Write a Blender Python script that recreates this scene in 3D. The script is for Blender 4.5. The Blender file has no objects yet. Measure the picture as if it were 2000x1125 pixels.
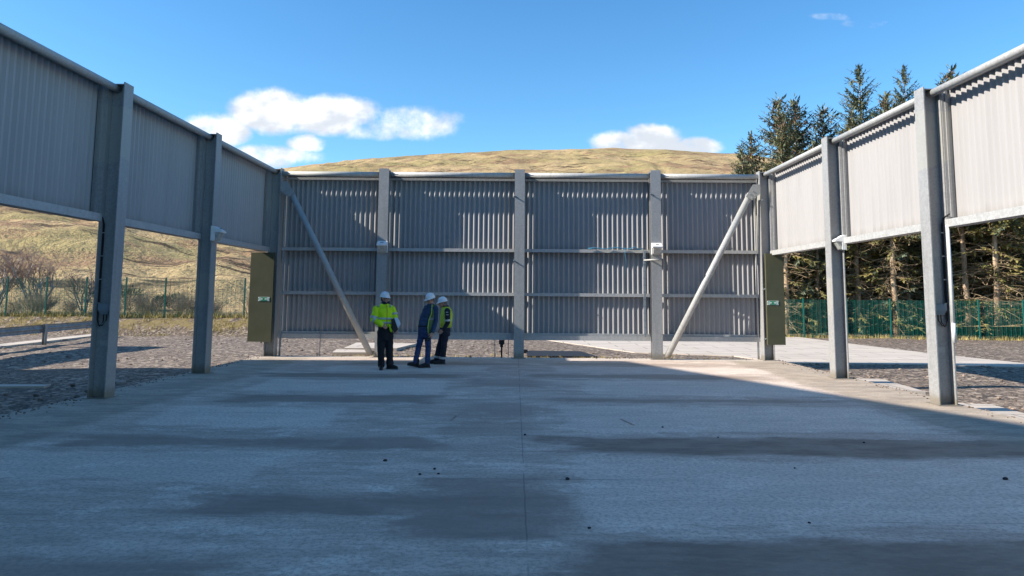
import bpy, math, random
import numpy as np
from mathutils import Vector, Matrix, noise as mnoise

rad = math.radians
scene = bpy.context.scene
COL = scene.collection
random.seed(7)

# ------------------------------------------------------------------ materials
MATS = {}

class NT:
    """small helper round a node tree"""
    def __init__(self, nt):
        self.nt = nt
    def n(self, t, **kw):
        nd = self.nt.nodes.new(t)
        for k, v in kw.items():
            setattr(nd, k, v)
        return nd
    def link(self, a, b):
        self.nt.links.new(a, b)
    def setin(self, sock, v):
        if isinstance(v, bpy.types.NodeSocket):
            self.link(v, sock)
        elif isinstance(v, (tuple, list)) and sock.type == 'RGBA' and len(v) == 3:
            sock.default_value = (*v, 1)
        else:
            sock.default_value = v
    def math(self, op, a, b=0.0, c=None, clamp=False):
        m = self.n('ShaderNodeMath', operation=op, use_clamp=clamp)
        self.setin(m.inputs[0], a); self.setin(m.inputs[1], b)
        if c is not None: self.setin(m.inputs[2], c)
        return m.outputs[0]
    def mix(self, f, a, b, blend='MIX'):
        m = self.n('ShaderNodeMix', data_type='RGBA', blend_type=blend)
        self.setin(m.inputs[0], f); self.setin(m.inputs[6], a); self.setin(m.inputs[7], b)
        return m.outputs[2]
    def ramp(self, v, lo, hi, a=0.0, b=1.0, smooth=True):
        m = self.n('ShaderNodeMapRange', interpolation_type='SMOOTHSTEP' if smooth else 'LINEAR')
        self.setin(m.inputs[0], v); self.setin(m.inputs[1], lo); self.setin(m.inputs[2], hi)
        self.setin(m.inputs[3], a); self.setin(m.inputs[4], b)
        return m.outputs[0]
    def noise(self, vec, scale, detail=4.0, rough=0.55, dist=0.0):
        m = self.n('ShaderNodeTexNoise')
        if vec is not None: self.link(vec, m.inputs['Vector'])
        m.inputs['Scale'].default_value = scale; m.inputs['Detail'].default_value = detail
        m.inputs['Roughness'].default_value = rough; m.inputs['Distortion'].default_value = dist
        return m.outputs[0]
    def vor(self, vec, scale, out='Color', feature='F1'):
        m = self.n('ShaderNodeTexVoronoi', feature=feature)
        if vec is not None: self.link(vec, m.inputs['Vector'])
        m.inputs['Scale'].default_value = scale
        return m.outputs[out]
    def mapping(self, vec, scale=(1, 1, 1), rot=(0, 0, 0), loc=(0, 0, 0)):
        m = self.n('ShaderNodeMapping')
        self.link(vec, m.inputs[0])
        m.inputs['Scale'].default_value = scale; m.inputs['Rotation'].default_value = rot
        m.inputs['Location'].default_value = loc
        return m.outputs[0]
    def sep(self, vec):
        m = self.n('ShaderNodeSeparateXYZ'); self.link(vec, m.inputs[0])
        return m.outputs

def newmat(name):
    m = bpy.data.materials.new(name); m.use_nodes = True
    T = NT(m.node_tree)
    b = m.node_tree.nodes['Principled BSDF']
    MATS[name] = m
    co = T.n('ShaderNodeTexCoord').outputs['Object']
    return m, T, b, co

def bump(T, b, h, strength=0.3, dist=0.02):
    bp = T.n('ShaderNodeBump')
    bp.inputs['Strength'].default_value = strength; bp.inputs['Distance'].default_value = dist
    T.link(h, bp.inputs['Height']); T.link(bp.outputs[0], b.inputs['Normal'])

def simple(name, col, rough=0.7, metal=0.0, var=0.15, scale=6.0, spec=0.3):
    m, T, b, co = newmat(name)
    f = T.noise(co, scale, 5)
    lo = tuple(c * (1 - var) for c in col); hi = tuple(min(1, c * (1 + var)) for c in col)
    T.link(T.mix(T.ramp(f, .3, .7), lo, hi), b.inputs['Base Color'])
    b.inputs['Roughness'].default_value = rough; b.inputs['Metallic'].default_value = metal
    b.inputs['Specular IOR Level'].default_value = spec
    return m

def galv(name, col, metal=0.15, rough=.5):
    m, T, b, co = newmat(name)
    cells = T.vor(co, 38.0)
    g = T.n('ShaderNodeRGBToBW'); T.link(cells, g.inputs[0])
    streak = T.noise(T.mapping(co, (9, 9, .7)), 1.0, 5)
    blot = T.noise(co, 1.6, 6, .65)
    z = T.sep(co)[2]
    c = T.mix(T.ramp(g.outputs[0], .2, .8), tuple(x * .9 for x in col), tuple(x * 1.08 for x in col))
    c = T.mix(T.ramp(streak, .5, .8, 0, .55), c, tuple(x * .66 for x in col))
    c = T.mix(T.ramp(blot, .58, .72, 0, .45), c, (col[0] * 1.2, col[1] * 1.18, col[2] * 1.12))
    pz = T.vor(T.mapping(co, (.25, .25, .9)), 1.0, 'Color'); pb = T.n('ShaderNodeRGBToBW'); T.link(pz, pb.inputs[0])
    c = T.mix(T.ramp(pb.outputs[0], .66, .70, 0, .45), c, (col[0] * 1.25, col[1] * 1.2, col[2] * 1.05))
    # splash dirt on the lowest hand's breadth, ragged edge
    d = T.math('ADD', z, T.math('MULTIPLY', T.noise(co, 14, 4), -.22))
    c = T.mix(T.ramp(d, -.06, .13, .75, 0), c, (.20, .165, .115))
    T.link(c, b.inputs['Base Color'])
    b.inputs['Metallic'].default_value = metal
    T.link(T.ramp(g.outputs[0], 0, 1, rough - .08, rough + .12), b.inputs['Roughness'])
    return m

galv('galvanised steel', (.325, .325, .32))
galv('galvanised tube', (.40, .40, .39), .08, .58)

# corrugated cladding
m, T, b, co = newmat('cladding')
s = T.noise(T.mapping(co, (5, 5, .35)), 1.0, 6, .6)
blot = T.noise(co, 3.0, 6, .6)
c = T.mix(T.ramp(s, .35, .7), (.365, .352, .346), (.335, .323, .317))
c = T.mix(T.ramp(blot, .62, .8, 0, .22), c, (.30, .275, .25))
X, Y, Z = T.sep(co)
low = T.math('ADD', T.math('ABSOLUTE', T.math('SUBTRACT', Z, 3.0)), T.math('MULTIPLY', s, -.35))
c = T.mix(T.ramp(low, -.12, .14, .45, 0), c, (.20, .18, .155))
T.link(c, b.inputs['Base Color']); b.inputs['Roughness'].default_value = .55
b.inputs['Specular IOR Level'].default_value = .35

# concrete slab ------------------------------------------------------
m, T, b, co = newmat('slab concrete')
X, Y, Z = T.sep(co)
big = T.noise(T.mapping(co, (.22, .5, 1)), 1.0, 6, .6)
frac = T.noise(T.mapping(co, (.8, 1.9, 1)), 1.6, 12, .78)
strk = T.noise(T.mapping(co, (.35, 3.4, 1)), 1.0, 10, .72)
med = T.noise(T.mapping(co, (1.0, 1.7, 1)), 1.2, 12, .78)
fine = T.noise(co, 24, 7, .8)
c = T.mix(T.ramp(big, .3, .7), (.58, .455, .37), (.75, .61, .50))
c = T.mix(T.ramp(frac, .44, .56, 0, .6), c, (.45, .345, .28))
c = T.mix(T.ramp(strk, .48, .58, 0, .45), c, (.40, .315, .25))
c = T.mix(T.ramp(med, .53, .60, 0, .6), c, (.84, .715, .60))
# damp dirty patches, each with its own place and ragged outline
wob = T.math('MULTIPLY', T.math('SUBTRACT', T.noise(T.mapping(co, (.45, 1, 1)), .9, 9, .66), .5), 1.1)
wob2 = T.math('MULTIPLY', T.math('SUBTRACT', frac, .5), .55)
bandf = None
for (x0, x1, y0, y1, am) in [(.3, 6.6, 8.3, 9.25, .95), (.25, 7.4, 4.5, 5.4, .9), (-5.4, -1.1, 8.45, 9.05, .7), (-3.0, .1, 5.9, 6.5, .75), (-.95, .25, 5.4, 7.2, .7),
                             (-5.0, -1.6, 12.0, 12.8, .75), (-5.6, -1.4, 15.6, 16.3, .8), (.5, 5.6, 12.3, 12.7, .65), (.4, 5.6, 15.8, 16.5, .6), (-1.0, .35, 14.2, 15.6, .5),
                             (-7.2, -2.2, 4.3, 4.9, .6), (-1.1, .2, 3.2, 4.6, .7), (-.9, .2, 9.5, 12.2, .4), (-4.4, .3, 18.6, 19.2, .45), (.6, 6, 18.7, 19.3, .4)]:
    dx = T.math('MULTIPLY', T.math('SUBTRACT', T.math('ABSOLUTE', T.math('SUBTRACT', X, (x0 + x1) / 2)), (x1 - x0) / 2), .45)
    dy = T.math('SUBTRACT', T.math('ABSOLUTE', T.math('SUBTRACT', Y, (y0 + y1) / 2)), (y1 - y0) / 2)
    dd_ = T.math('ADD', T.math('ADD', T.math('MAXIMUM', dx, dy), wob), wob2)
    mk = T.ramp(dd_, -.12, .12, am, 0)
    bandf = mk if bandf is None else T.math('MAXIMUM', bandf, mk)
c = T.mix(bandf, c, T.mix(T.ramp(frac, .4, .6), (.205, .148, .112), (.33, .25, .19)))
# gritty dark stain along the middle, wide near the front
# brown silt by the side edges
ed = T.math('ADD', T.math('ABSOLUTE', X), T.math('MULTIPLY', T.noise(T.mapping(co, (1, .35, 1)), 1.2, 10, .7), .9))
c = T.mix(T.ramp(ed, 6.15, 6.45, 0, .72), c, T.mix(T.ramp(frac, .4, .6), (.44, .36, .26), (.27, .22, .165)))
# sunlit strip along the back edge, painted in as a paler tone
c = T.mix(T.ramp(Y, 20.2, 20.5, 0, .6), c, (.60, .53, .44))
# paler worn panels between the damp bands
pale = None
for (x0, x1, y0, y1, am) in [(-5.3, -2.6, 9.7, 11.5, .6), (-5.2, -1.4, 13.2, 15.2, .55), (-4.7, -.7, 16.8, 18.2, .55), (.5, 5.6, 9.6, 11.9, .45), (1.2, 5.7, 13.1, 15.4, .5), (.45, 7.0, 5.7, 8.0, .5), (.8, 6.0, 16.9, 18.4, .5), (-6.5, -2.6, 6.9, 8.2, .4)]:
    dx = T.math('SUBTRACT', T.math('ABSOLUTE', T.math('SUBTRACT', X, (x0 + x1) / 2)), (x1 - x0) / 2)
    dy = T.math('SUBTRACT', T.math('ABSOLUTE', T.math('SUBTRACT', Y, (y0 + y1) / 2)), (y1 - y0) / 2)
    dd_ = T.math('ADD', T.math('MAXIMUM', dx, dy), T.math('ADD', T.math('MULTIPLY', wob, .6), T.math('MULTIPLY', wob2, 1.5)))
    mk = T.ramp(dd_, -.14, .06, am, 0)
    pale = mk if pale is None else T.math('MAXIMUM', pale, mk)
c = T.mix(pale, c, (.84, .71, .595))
# longitudinal joint
jx = T.math('ABSOLUTE', T.math('ADD', X, T.math('MULTIPLY', T.noise(co, 3, 3), .02)))
jf = T.math('MULTIPLY', T.ramp(jx, .003, .010, .5, 0), T.ramp(T.noise(co, 1.1, 3), .35, .5))
c = T.mix(jf, c, (.09, .085, .08))
# thin transverse score lines
sc = T.math('PINGPONG', T.math('ADD', Y, .37 + 1.25 * 20), .625)
scf = T.math('MULTIPLY', T.ramp(sc, .004, .018, .55, 0), T.ramp(T.noise(T.mapping(co, (.3, .9, 1)), 1.0, 3), .5, .6))
c = T.mix(scf, c, (.12, .115, .11))
c = T.mix(T.ramp(fine, .47, .58, 0, .5), c, (.25, .215, .18))
grit = T.vor(co, 55.0, 'Distance')
c = T.mix(T.math('MULTIPLY', T.ramp(grit, .02, .16, 1, 0), T.ramp(T.noise(co, 1.4, 5, .7), .48, .6, 0, .75)), c, (.07, .065, .06))
# rusty scar marks
T.link(c, b.inputs['Base Color']); b.inputs['Roughness'].default_value = .88
b.inputs['Specular IOR Level'].default_value = .25
bump(T, b, T.math('ADD', fine, T.math('MULTIPLY', med, 1.5)), .35, .012)

m, T, b, co = newmat('pale concrete')
a = T.noise(T.mapping(co, (.5, 1.2, 1)), .9, 8, .65)
f = T.noise(co, 30, 5, .7)
c = T.mix(T.ramp(a, .3, .7), (.57, .49, .41), (.46, .395, .33))
c = T.mix(T.ramp(f, .5, .8, 0, .35), c, (.27, .24, .21))
br = T.n('ShaderNodeTexBrick'); T.link(T.mapping(co, (.25, .25, 1)), br.inputs[0])
br.inputs['Mortar Size'].default_value = .006; br.inputs['Scale'].default_value = 1.0
c = T.mix(T.math('MULTIPLY', br.outputs['Fac'], .75), c, (.14, .12, .10))
T.link(c, b.inputs['Base Color']); b.inputs['Roughness'].default_value = .9
bump(T, b, f, .3, .01)

# gravel -------------------------------------------------------------
m, T, b, co = newmat('gravel')
def gravel_nodes(T, co):
    v1 = T.n('ShaderNodeRGBToBW'); T.link(T.vor(co, 21.0), v1.inputs[0])
    v2 = T.n('ShaderNodeRGBToBW'); T.link(T.vor(co, 9.5), v2.inputs[0])
    bigv = T.noise(co, .35, 5, .6)
    c = T.mix(T.ramp(v1.outputs[0], .15, .85, smooth=False), (.035, .026, .020), (.32, .236, .172))
    c = T.mix(T.ramp(v2.outputs[0], .72, .8, 0, .75), c, (.50, .40, .305))
    c = T.mix(T.ramp(v2.outputs[0], .25, .33, .8, 0), c, (.04, .03, .025))
    c = T.mix(T.ramp(bigv, .4, .7, 0, .4), c, (.14, .096, .07))
    return c, v1.outputs[0], v2.outputs[0]
c, h1, h2 = gravel_nodes(T, co)
X, Y, Z = T.sep(co)
# mossy dead grass on the bank (only the raised ground carries it)
moss = T.math('MULTIPLY', T.ramp(T.math('ADD', Z, T.math('MULTIPLY', T.noise(co, .8, 5), .35)), .05, .3), T.ramp(T.noise(co, 1.7, 6, .7), .38, .58, 0, .85))
c = T.mix(moss, c, T.mix(T.noise(co, 5, 4), (.30, .205, .06), (.14, .115, .04)))
T.link(c, b.inputs['Base Color']); b.inputs['Roughness'].default_value = .95
bump(T, b, T.math('ADD', h1, h2), .9, .05)

# hillside ------------------------------------------------------------
m, T, b, co = newmat('moorland')
n1 = T.noise(co, .011, 6, .6)
n2 = T.noise(T.mapping(co, (.02, .05, .05), rot=(0, 0, rad(28))), 1.0, 7, .65)
n3 = T.noise(co, .22, 6, .7)
n4 = T.noise(co, 1.1, 4, .7)
c = T.mix(T.ramp(n1, .38, .62), (.50, .355, .19), (.36, .285, .13))
c = T.mix(T.ramp(n2, .5, .6, 0, .8), c, (.31, .19, .115))
c = T.mix(T.ramp(n3, .55, .70, 0, .6), c, (.20, .135, .08))
c = T.mix(T.ramp(n3, .30, .45, .5, 0), c, (.58, .44, .26))
c = T.mix(T.ramp(n4, .5, .7, 0, .35), c, (.17, .115, .07))
gl = T.noise(T.mapping(co, (.012, .1, .04), rot=(0, 0, rad(34))), 1.0, 5, .55, .5)
gf = T.ramp(T.math('ABSOLUTE', T.math('SUBTRACT', gl, .5)), .006, .026, .9, 0)
gf = T.math('MULTIPLY', gf, T.ramp(T.noise(co, .03, 3), .44, .54))
c = T.mix(gf, c, (.075, .055, .04))
sp = T.vor(co, .09, 'Distance')
sf = T.math('MULTIPLY', T.ramp(sp, .05, .16, 1, 0), T.ramp(T.noise(co, .05, 3), .47, .55))
c = T.mix(sf, c, (.075, .06, .05))
T.link(c, b.inputs['Base Color']); b.inputs['Roughness'].default_value = 1.0
b.inputs['Specular IOR Level'].default_value = .05
bump(T, b, T.math('ADD', n3, T.math('MULTIPLY', n4, .4)), 1.0, 1.6)

# vegetation
def leafmat(name, a, bcol, trans=.15):
    m, T, b, co = newmat(name)
    f = T.noise(co, 1.3, 4, .6); g = T.noise(co, 9, 2)
    oi = T.n('ShaderNodeObjectInfo').outputs['Random']
    c = T.mix(T.ramp(f, .35, .65), a, bcol)
    c = T.mix(T.ramp(g, .45, .7, 0, .5), c, tuple(x * .6 for x in a))
    c = T.mix(T.math('MULTIPLY', oi, .35), c, tuple(x * .7 for x in bcol))
    T.link(c, b.inputs['Base Color']); b.inputs['Roughness'].default_value = .75
    b.inputs['Specular IOR Level'].default_value = .2
    return m
leafmat('spruce needles', (.105, .135, .095), (.15, .17, .10))
leafmat('yellowish needles', (.32, .26, .08), (.20, .19, .065))
leafmat('spruce cones', (.26, .12, .08), (.20, .10, .07))
leafmat('dead twigs', (.42, .31, .19), (.28, .205, .125))
leafmat('purple twigs', (.33, .225, .18), (.25, .17, .14))
leafmat('scrub twigs', (.37, .305, .205), (.27, .225, .15))
leafmat('gorse green', (.05, .085, .045), (.085, .11, .05))
leafmat('straw grass', (.50, .38, .15), (.36, .29, .09))
m, T, b, co = newmat('bark')
f = T.noise(T.mapping(co, (6, 6, 1.2)), 1.0, 6, .7); g = T.noise(co, .8, 4)
c = T.mix(T.ramp(f, .35, .65), (.21, .14, .085), (.50, .36, .23))
c = T.mix(T.ramp(g, .5, .65, 0, .6), c, (.50, .42, .31))
T.link(c, b.inputs['Base Color']); b.inputs['Roughness'].default_value = .95
bump(T, b, f, .6, .03)
simple('birch bark', (.40, .36, .32), .8, var=.4, scale=5)

# small things
simple('fence green', (.011, .12, .09), .5, var=.15)
simple('fence post green', (.009, .115, .095), .45, var=.12)
simple('olive paint', (.078, .078, .043), .6, var=.1, scale=2)
simple('lamp white', (.78, .78, .76), .45, var=.04)
simple('lamp lens', (.42, .43, .40), .15, var=.2, scale=12, spec=.6)
simple('dark slot', (.03, .03, .035), .5)
simple('box grey', (.20, .235, .26), .55, var=.08)
simple('black rubber', (.014, .014, .016), .6)
simple('sign white', (.75, .78, .74), .5, var=.04)
simple('sign green', (.01, .21, .09), .5, var=.06)
simple('rope blue', (.05, .22, .36), .7)
simple('pipe white', (.66, .66, .64), .5, var=.06)
simple('stone dark', (.05, .043, .042), .9, var=.4, scale=30)
simple('stone pale', (.21, .16, .125), .9, var=.7, scale=3.3)
simple('rust scab', (.38, .27, .205), .9, var=.4, scale=20)
simple('zinc rail', (.30, .315, .32), .5, .3, .2, 4)
simple('shed cladding', (.34, .35, .35), .6)
simple('skin', (.46, .255, .185), .55, var=.1, scale=9)
simple('lips', (.34, .13, .11), .5)
simple('eye dark', (.02, .018, .018), .2)
simple('hair dark', (.05, .038, .03), .8)
simple('hair grey', (.20, .18, .165), .8)
simple('helmet white', (.80, .80, .79), .32, var=.04, spec=.5)
simple('hi vis yellow', (.55, .80, .012), .65, var=.12, scale=5)
simple('hi vis faded', (.42, .55, .06), .7, var=.15, scale=5)
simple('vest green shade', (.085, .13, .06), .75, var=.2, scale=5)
simple('reflective tape', (.40, .43, .46), .35, .2, var=.1)
simple('black cloth', (.014, .015, .020), .85, var=.25)
simple('navy cloth', (.016, .020, .035), .85, var=.25)
simple('blue sweater', (.030, .058, .115), .9, var=.25)
simple('denim', (.030, .050, .125), .9, var=.35, scale=9)
simple('boot black', (.012, .012, .013), .5)
simple('sole grey', (.06, .06, .06), .8)
simple('folder brown', (.035, .030, .028), .5)
simple('paper white', (.72, .78, .86), .8, var=.03)
simple('phone black', (.012, .012, .014), .25, spec=.6)

# ------------------------------------------------------------------ mesh builder
class MB:
    def __init__(self):
        self.v = []; self.f = []; self.mi = []
    def add(self, vs, fs, mi=0):
        o = len(self.v)
        self.v.extend([tuple(p) for p in vs])
        self.f.extend([tuple(i + o for i in f) for f in fs]); self.mi.extend([mi] * len(fs))
        return self
    def box(self, x0, x1, y0, y1, z0, z1, mi=0):
        vs = [(x, y, z) for x in (x0, x1) for y in (y0, y1) for z in (z0, z1)]
        return self.add(vs, [(0, 1, 3, 2), (4, 6, 7, 5), (0, 4, 5, 1), (2, 3, 7, 6), (0, 2, 6, 4), (1, 5, 7, 3)], mi)
    def hexa(self, pts, mi=0):
        """8 points: bottom ring of 4 then top ring of 4"""
        return self.add(pts, [(3, 2, 1, 0), (4, 5, 6, 7), (0, 1, 5, 4), (1, 2, 6, 5), (2, 3, 7, 6), (3, 0, 4, 7)], mi)
    def prism(self, poly, d, mi=0):
        """poly: list of 3D points, d: extrusion vector"""
        n = len(poly); d = Vector(d)
        vs = [Vector(p) for p in poly] + [Vector(p) + d for p in poly]
        fs = [tuple(range(n - 1, -1, -1)), tuple(range(n, 2 * n))]
        fs += [(i, (i + 1) % n, n + (i + 1) % n, n + i) for i in range(n)]
        return self.add(vs, fs, mi)
    def tube(self, pts, rads, seg=12, mi=0, caps=True):
        pts = [Vector(p) for p in pts]
        if not hasattr(rads, '__len__'): rads = [rads] * len(pts)
        vs = []; fs = []
        up = Vector((0, 0, 1))
        for i, p in enumerate(pts):
            t = (pts[min(i + 1, len(pts) - 1)] - pts[max(i - 1, 0)])
            if t.length < 1e-9: t = Vector((0, 0, 1))
            t.normalize()
            a = t.cross(up if abs(t.z) < .95 else Vector((1, 0, 0))).normalized()
            c = a.cross(t)
            for k in range(seg):
                w = 2 * math.pi * k / seg
                vs.append(p + (a * math.cos(w) + c * math.sin(w)) * rads[i])
        for i in range(len(pts) - 1):
            for k in range(seg):
                k2 = (k + 1) % seg
                fs.append((i * seg + k, i * seg + k2, (i + 1) * seg + k2, (i + 1) * seg + k))
        if caps:
            fs.append(tuple(range(seg - 1, -1, -1)))
            fs.append(tuple((len(pts) - 1) * seg + k for k in range(seg)))
        return self.add(vs, fs, mi)
    def loft(self, rings, seg=24, mi=0):
        """rings: (centre, rx, ry, yaw) horizontal ellipses bottom to top, closed"""
        vs = []; fs = []
        for c, rx, ry, yaw in rings:
            cy, sy = math.cos(yaw), math.sin(yaw)
            for k in range(seg):
                w = 2 * math.pi * k / seg
                x, y = rx * math.cos(w), ry * math.sin(w)
                vs.append((c[0] + cy * x - sy * y, c[1] + sy * x + cy * y, c[2]))
        for i in range(len(rings) - 1):
            for k in range(seg):
                k2 = (k + 1) % seg
                fs.append((i * seg + k, i * seg + k2, (i + 1) * seg + k2, (i + 1) * seg + k))
        fs.append(tuple(range(seg - 1, -1, -1))); fs.append(tuple((len(rings) - 1) * seg + k for k in range(seg)))
        return self.add(vs, fs, mi)
    def ball(self, c, r, mat=None, seg=16, rin=10, mi=0):
        """ellipsoid, r scalar or 3-tuple, optional 3x3 orientation"""
        if not hasattr(r, '__len__'): r = (r, r, r)
        vs = []; fs = []
        c = Vector(c)
        for i in range(rin + 1):
            th = math.pi * i / rin
            for k in range(seg):
                w = 2 * math.pi * k / seg
                p = Vector((r[0] * math.sin(th) * math.cos(w), r[1] * math.sin(th) * math.sin(w), r[2] * math.cos(th)))
                if mat is not None: p = mat @ p
                vs.append(c + p)
        for i in range(rin):
            for k in range(seg):
                k2 = (k + 1) % seg
                fs.append((i * seg + k, (i + 1) * seg + k, (i + 1) * seg + k2, i * seg + k2))
        return self.add(vs, fs, mi)
    def capsule(self, a, b, ra, rb, seg=14):
        """tapered capsule as a closed hull of two sphere ends"""
        a = Vector(a); b = Vector(b); d = b - a; L = d.length
        if L < 1e-6: return self.ball(a, max(ra, rb))
        d /= L
        pts = []; rr = []
        for i in range(5):
            t = math.pi / 2 * i / 4
            pts.append(a - d * ra * math.cos(t)); rr.append(max(ra * math.sin(t), 1e-4))
        for i in range(5):
            t = math.pi / 2 * i / 4
            pts.append(b + d * rb * math.sin(t)); rr.append(max(rb * math.cos(t), 1e-4))
        return self.tube(pts, rr, seg)
    def mesh(self, name, mats, smooth=False):
        me = bpy.data.meshes.new(name)
        me.from_pydata(self.v, [], self.f)
        for mm in mats: me.materials.append(MATS[mm])
        if len(mats) > 1: me.polygons.foreach_set('material_index', self.mi)
        if smooth: me.polygons.foreach_set('use_smooth', [True] * len(me.polygons))
        me.update()
        return me
    def build(self, name, mats, parent=None, smooth=False, loc=None):
        if isinstance(mats, str): mats = [mats]
        o = bpy.data.objects.new(name, self.mesh(name, mats, smooth))
        COL.objects.link(o)
        if parent is not None: o.parent = parent
        if loc is not None: o.location = loc
        return o

def thing(name, label, cat, loc=(0, 0, 0), rz=0.0, group=None):
    o = bpy.data.objects.new(name, None); COL.objects.link(o)
    o.location = loc; o.rotation_euler = (0, 0, rz); o.empty_display_size = .2
    return tag(o, label, cat, group)
def tag(o, label, cat, group=None):
    o['label'] = label; o['category'] = cat
    if group: o['group'] = group
    return o
def kids(o):
    return [c for c in bpy.data.objects if c.parent == o]
def dup(root, loc, rz=0.0, scale=1.0, label=None, group=None):
    r = root.copy(); COL.objects.link(r); r.location = loc; r.rotation_euler = (0, 0, rz)
    r.scale = (scale, scale, scale) if not hasattr(scale, '__len__') else scale
    if label: r['label'] = label
    if group: r['group'] = group
    for ch in root.children:
        c = ch.copy(); COL.objects.link(c); c.parent = r
        for g in ch.children:
            d = g.copy(); COL.objects.link(d); d.parent = c
    return r

# ------------------------------------------------------------------ camera
camd = bpy.data.cameras.new('camera'); cam = bpy.data.objects.new('camera', camd); COL.objects.link(cam)
pitch, roll, yaw = .1038, .0076, -.0056
cy_, sy_ = math.cos(yaw), math.sin(yaw); cp_, sp_ = math.cos(pitch), math.sin(pitch); cr_, sr_ = math.cos(roll), math.sin(roll)
R0 = Vector((cy_, -sy_, 0)); FH = Vector((sy_, cy_, 0))
FWD = cp_ * FH + sp_ * Vector((0, 0, 1)); U0 = -sp_ * FH + cp_ * Vector((0, 0, 1))
RGT = cr_ * R0 + sr_ * U0; UP = -sr_ * R0 + cr_ * U0
M = Matrix((RGT, UP, -FWD)).transposed().to_4x4(); M.translation = Vector((-.103, 0, 1.75))
cam.matrix_world = M
camd.sensor_width = 36; camd.lens = 1400 / 2000 * 36
camd.shift_y = -(562.5 - 433.0) / 2000
camd.clip_end = 5000; camd.clip_start = .05
scene.camera = cam

# ------------------------------------------------------------------ light
SLOPE, TPHI = .635, .19
sund = bpy.data.lights.new('sun', 'SUN'); sun = bpy.data.objects.new('sun', sund); COL.objects.link(sun)
dv = Vector((1, TPHI, -SLOPE)).normalized()
sun.rotation_euler = dv.to_track_quat('-Z', 'Y').to_euler()
sund.energy = 5.0; sund.angle = rad(.5); sund.color = (1.0, .93, .83)
el = math.asin(-dv.z); az = math.atan2(-dv.x, -dv.y)

W = bpy.data.worlds.new('World'); scene.world = W; W.use_nodes = True
T = NT(W.node_tree)
bg = W.node_tree.nodes['Background']
sky = T.n('ShaderNodeTexSky', sky_type='NISHITA'); sky.sun_disc = False
sky.sun_elevation = el; sky.sun_rotation = az % (2 * math.pi)
sky.altitude = 200; sky.air_density = 1.0; sky.dust_density = .3; sky.ozone_density = 2.0
hs = T.n('ShaderNodeHueSaturation'); T.link(sky.outputs[0], hs.inputs['Color'])
hs.inputs['Saturation'].default_value = 1.25; hs.inputs['Value'].default_value = 1.0
gen = T.n('ShaderNodeTexCoord').outputs['Generated']
gx, gy, gz = T.sep(gen)
ysafe = T.math('MAXIMUM', gy, .05)
cu = T.math('DIVIDE', gx, ysafe); cv = T.math('DIVIDE', gz, ysafe)
cmb = T.n('ShaderNodeCombineXYZ'); T.link(cu, cmb.inputs[0]); T.link(cv, cmb.inputs[1])
uv = cmb.outputs[0]
wn = T.n('ShaderNodeTexNoise'); T.link(uv, wn.inputs['Vector']); wn.inputs['Scale'].default_value = 9; wn.inputs['Detail'].default_value = 5
wv = T.n('ShaderNodeVectorMath', operation='MULTIPLY_ADD'); T.link(wn.outputs['Color'], wv.inputs[0])
wv.inputs[1].default_value = (.05, .03, 0); wv.inputs[2].default_value = (-.025, -.015, 0)
wa = T.n('ShaderNodeVectorMath', operation='ADD'); T.link(uv, wa.inputs[0]); T.link(wv.outputs[0], wa.inputs[1])
def blob(u, v, ru, rv, wgt):
    s = T.n('ShaderNodeVectorMath', operation='SUBTRACT'); T.link(wa.outputs[0], s.inputs[0]); s.inputs[1].default_value = (u, v, 0)
    mm = T.n('ShaderNodeVectorMath', operation='MULTIPLY'); T.link(s.outputs[0], mm.inputs[0]); mm.inputs[1].default_value = (1 / ru, 1 / rv, 0)
    ln = T.n('ShaderNodeVectorMath', operation='LENGTH'); T.link(mm.outputs[0], ln.inputs[0])
    return T.math('MULTIPLY', T.ramp(ln.outputs['Value'], .45, 1.25, 1, 0), wgt)
blobs = [(-.350, .262, .075, .036, 1.0), (-.270, .258, .085, .034, .95), (-.425, .232, .055, .030, .85), (-.235, .262, .05, .02, .6),
         (-.145, .246, .085, .030, .62), (-.20, .236, .06, .02, .6), (-.297, .214, .035, .020, .85), (-.36, .195, .10, .022, .85),
         (-.09, .237, .03, .010, .3), (.15, .218, .05, .024, 1.0), (.19, .222, .055, .029, 1.0), (.245, .212, .05, .018, .95), (.13, .20, .03, .02, .8),
         (.50, .395, .05, .009, .36), (.45, .404, .04, .008, .30), (.0, .249, .014, .008, .22), (.46, .45, .05, .01, .15)]
tot = None
for bb in blobs:
    o_ = blob(*bb); tot = o_ if tot is None else T.math('MAXIMUM', tot, o_)
cn = T.noise(uv, 17, 9, .62)
cn2 = T.noise(uv, 60, 6, .6)
dens = T.math('ADD', tot, T.math('MULTIPLY', T.math('MULTIPLY', T.math('SUBTRACT', cn, .5), T.ramp(tot, .2, .8, .5, 1)), 1.5))
dens = T.math('ADD', dens, T.math('MULTIPLY', T.math('SUBTRACT', cn2, .5), .5))
dens = T.math('MULTIPLY', T.ramp(dens, .20, .95, 0, 1), T.ramp(tot, .02, .3))
dens = T.math('MULTIPLY', dens, T.ramp(gy, .05, .2))
shade = T.noise(T.mapping(uv, (1, 1.6, 1), loc=(.01, .012, 0)), 13, 6, .5)
ccol = T.mix(T.ramp(shade, .40, .60), (6.4, 6.4, 6.4), (3.9, 4.2, 4.65))
tint = T.mix(1.0, hs.outputs[0], (.92, 1.14, 1.18), 'MULTIPLY')
mixc = T.mix(dens, tint, ccol)
T.link(mixc, bg.inputs['Color']); bg.inputs['Strength'].default_value = .110

scene.view_settings.view_transform = 'Standard'; scene.view_settings.look = 'None'
scene.view_settings.exposure = .84; scene.view_settings.gamma = 1.0; scene.view_settings.use_curve_mapping = False
scene.render.engine = 'CYCLES'
scene.cycles.max_bounces = 6; scene.cycles.diffuse_bounces = 4; scene.cycles.transparent_max_bounces = 8

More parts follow.
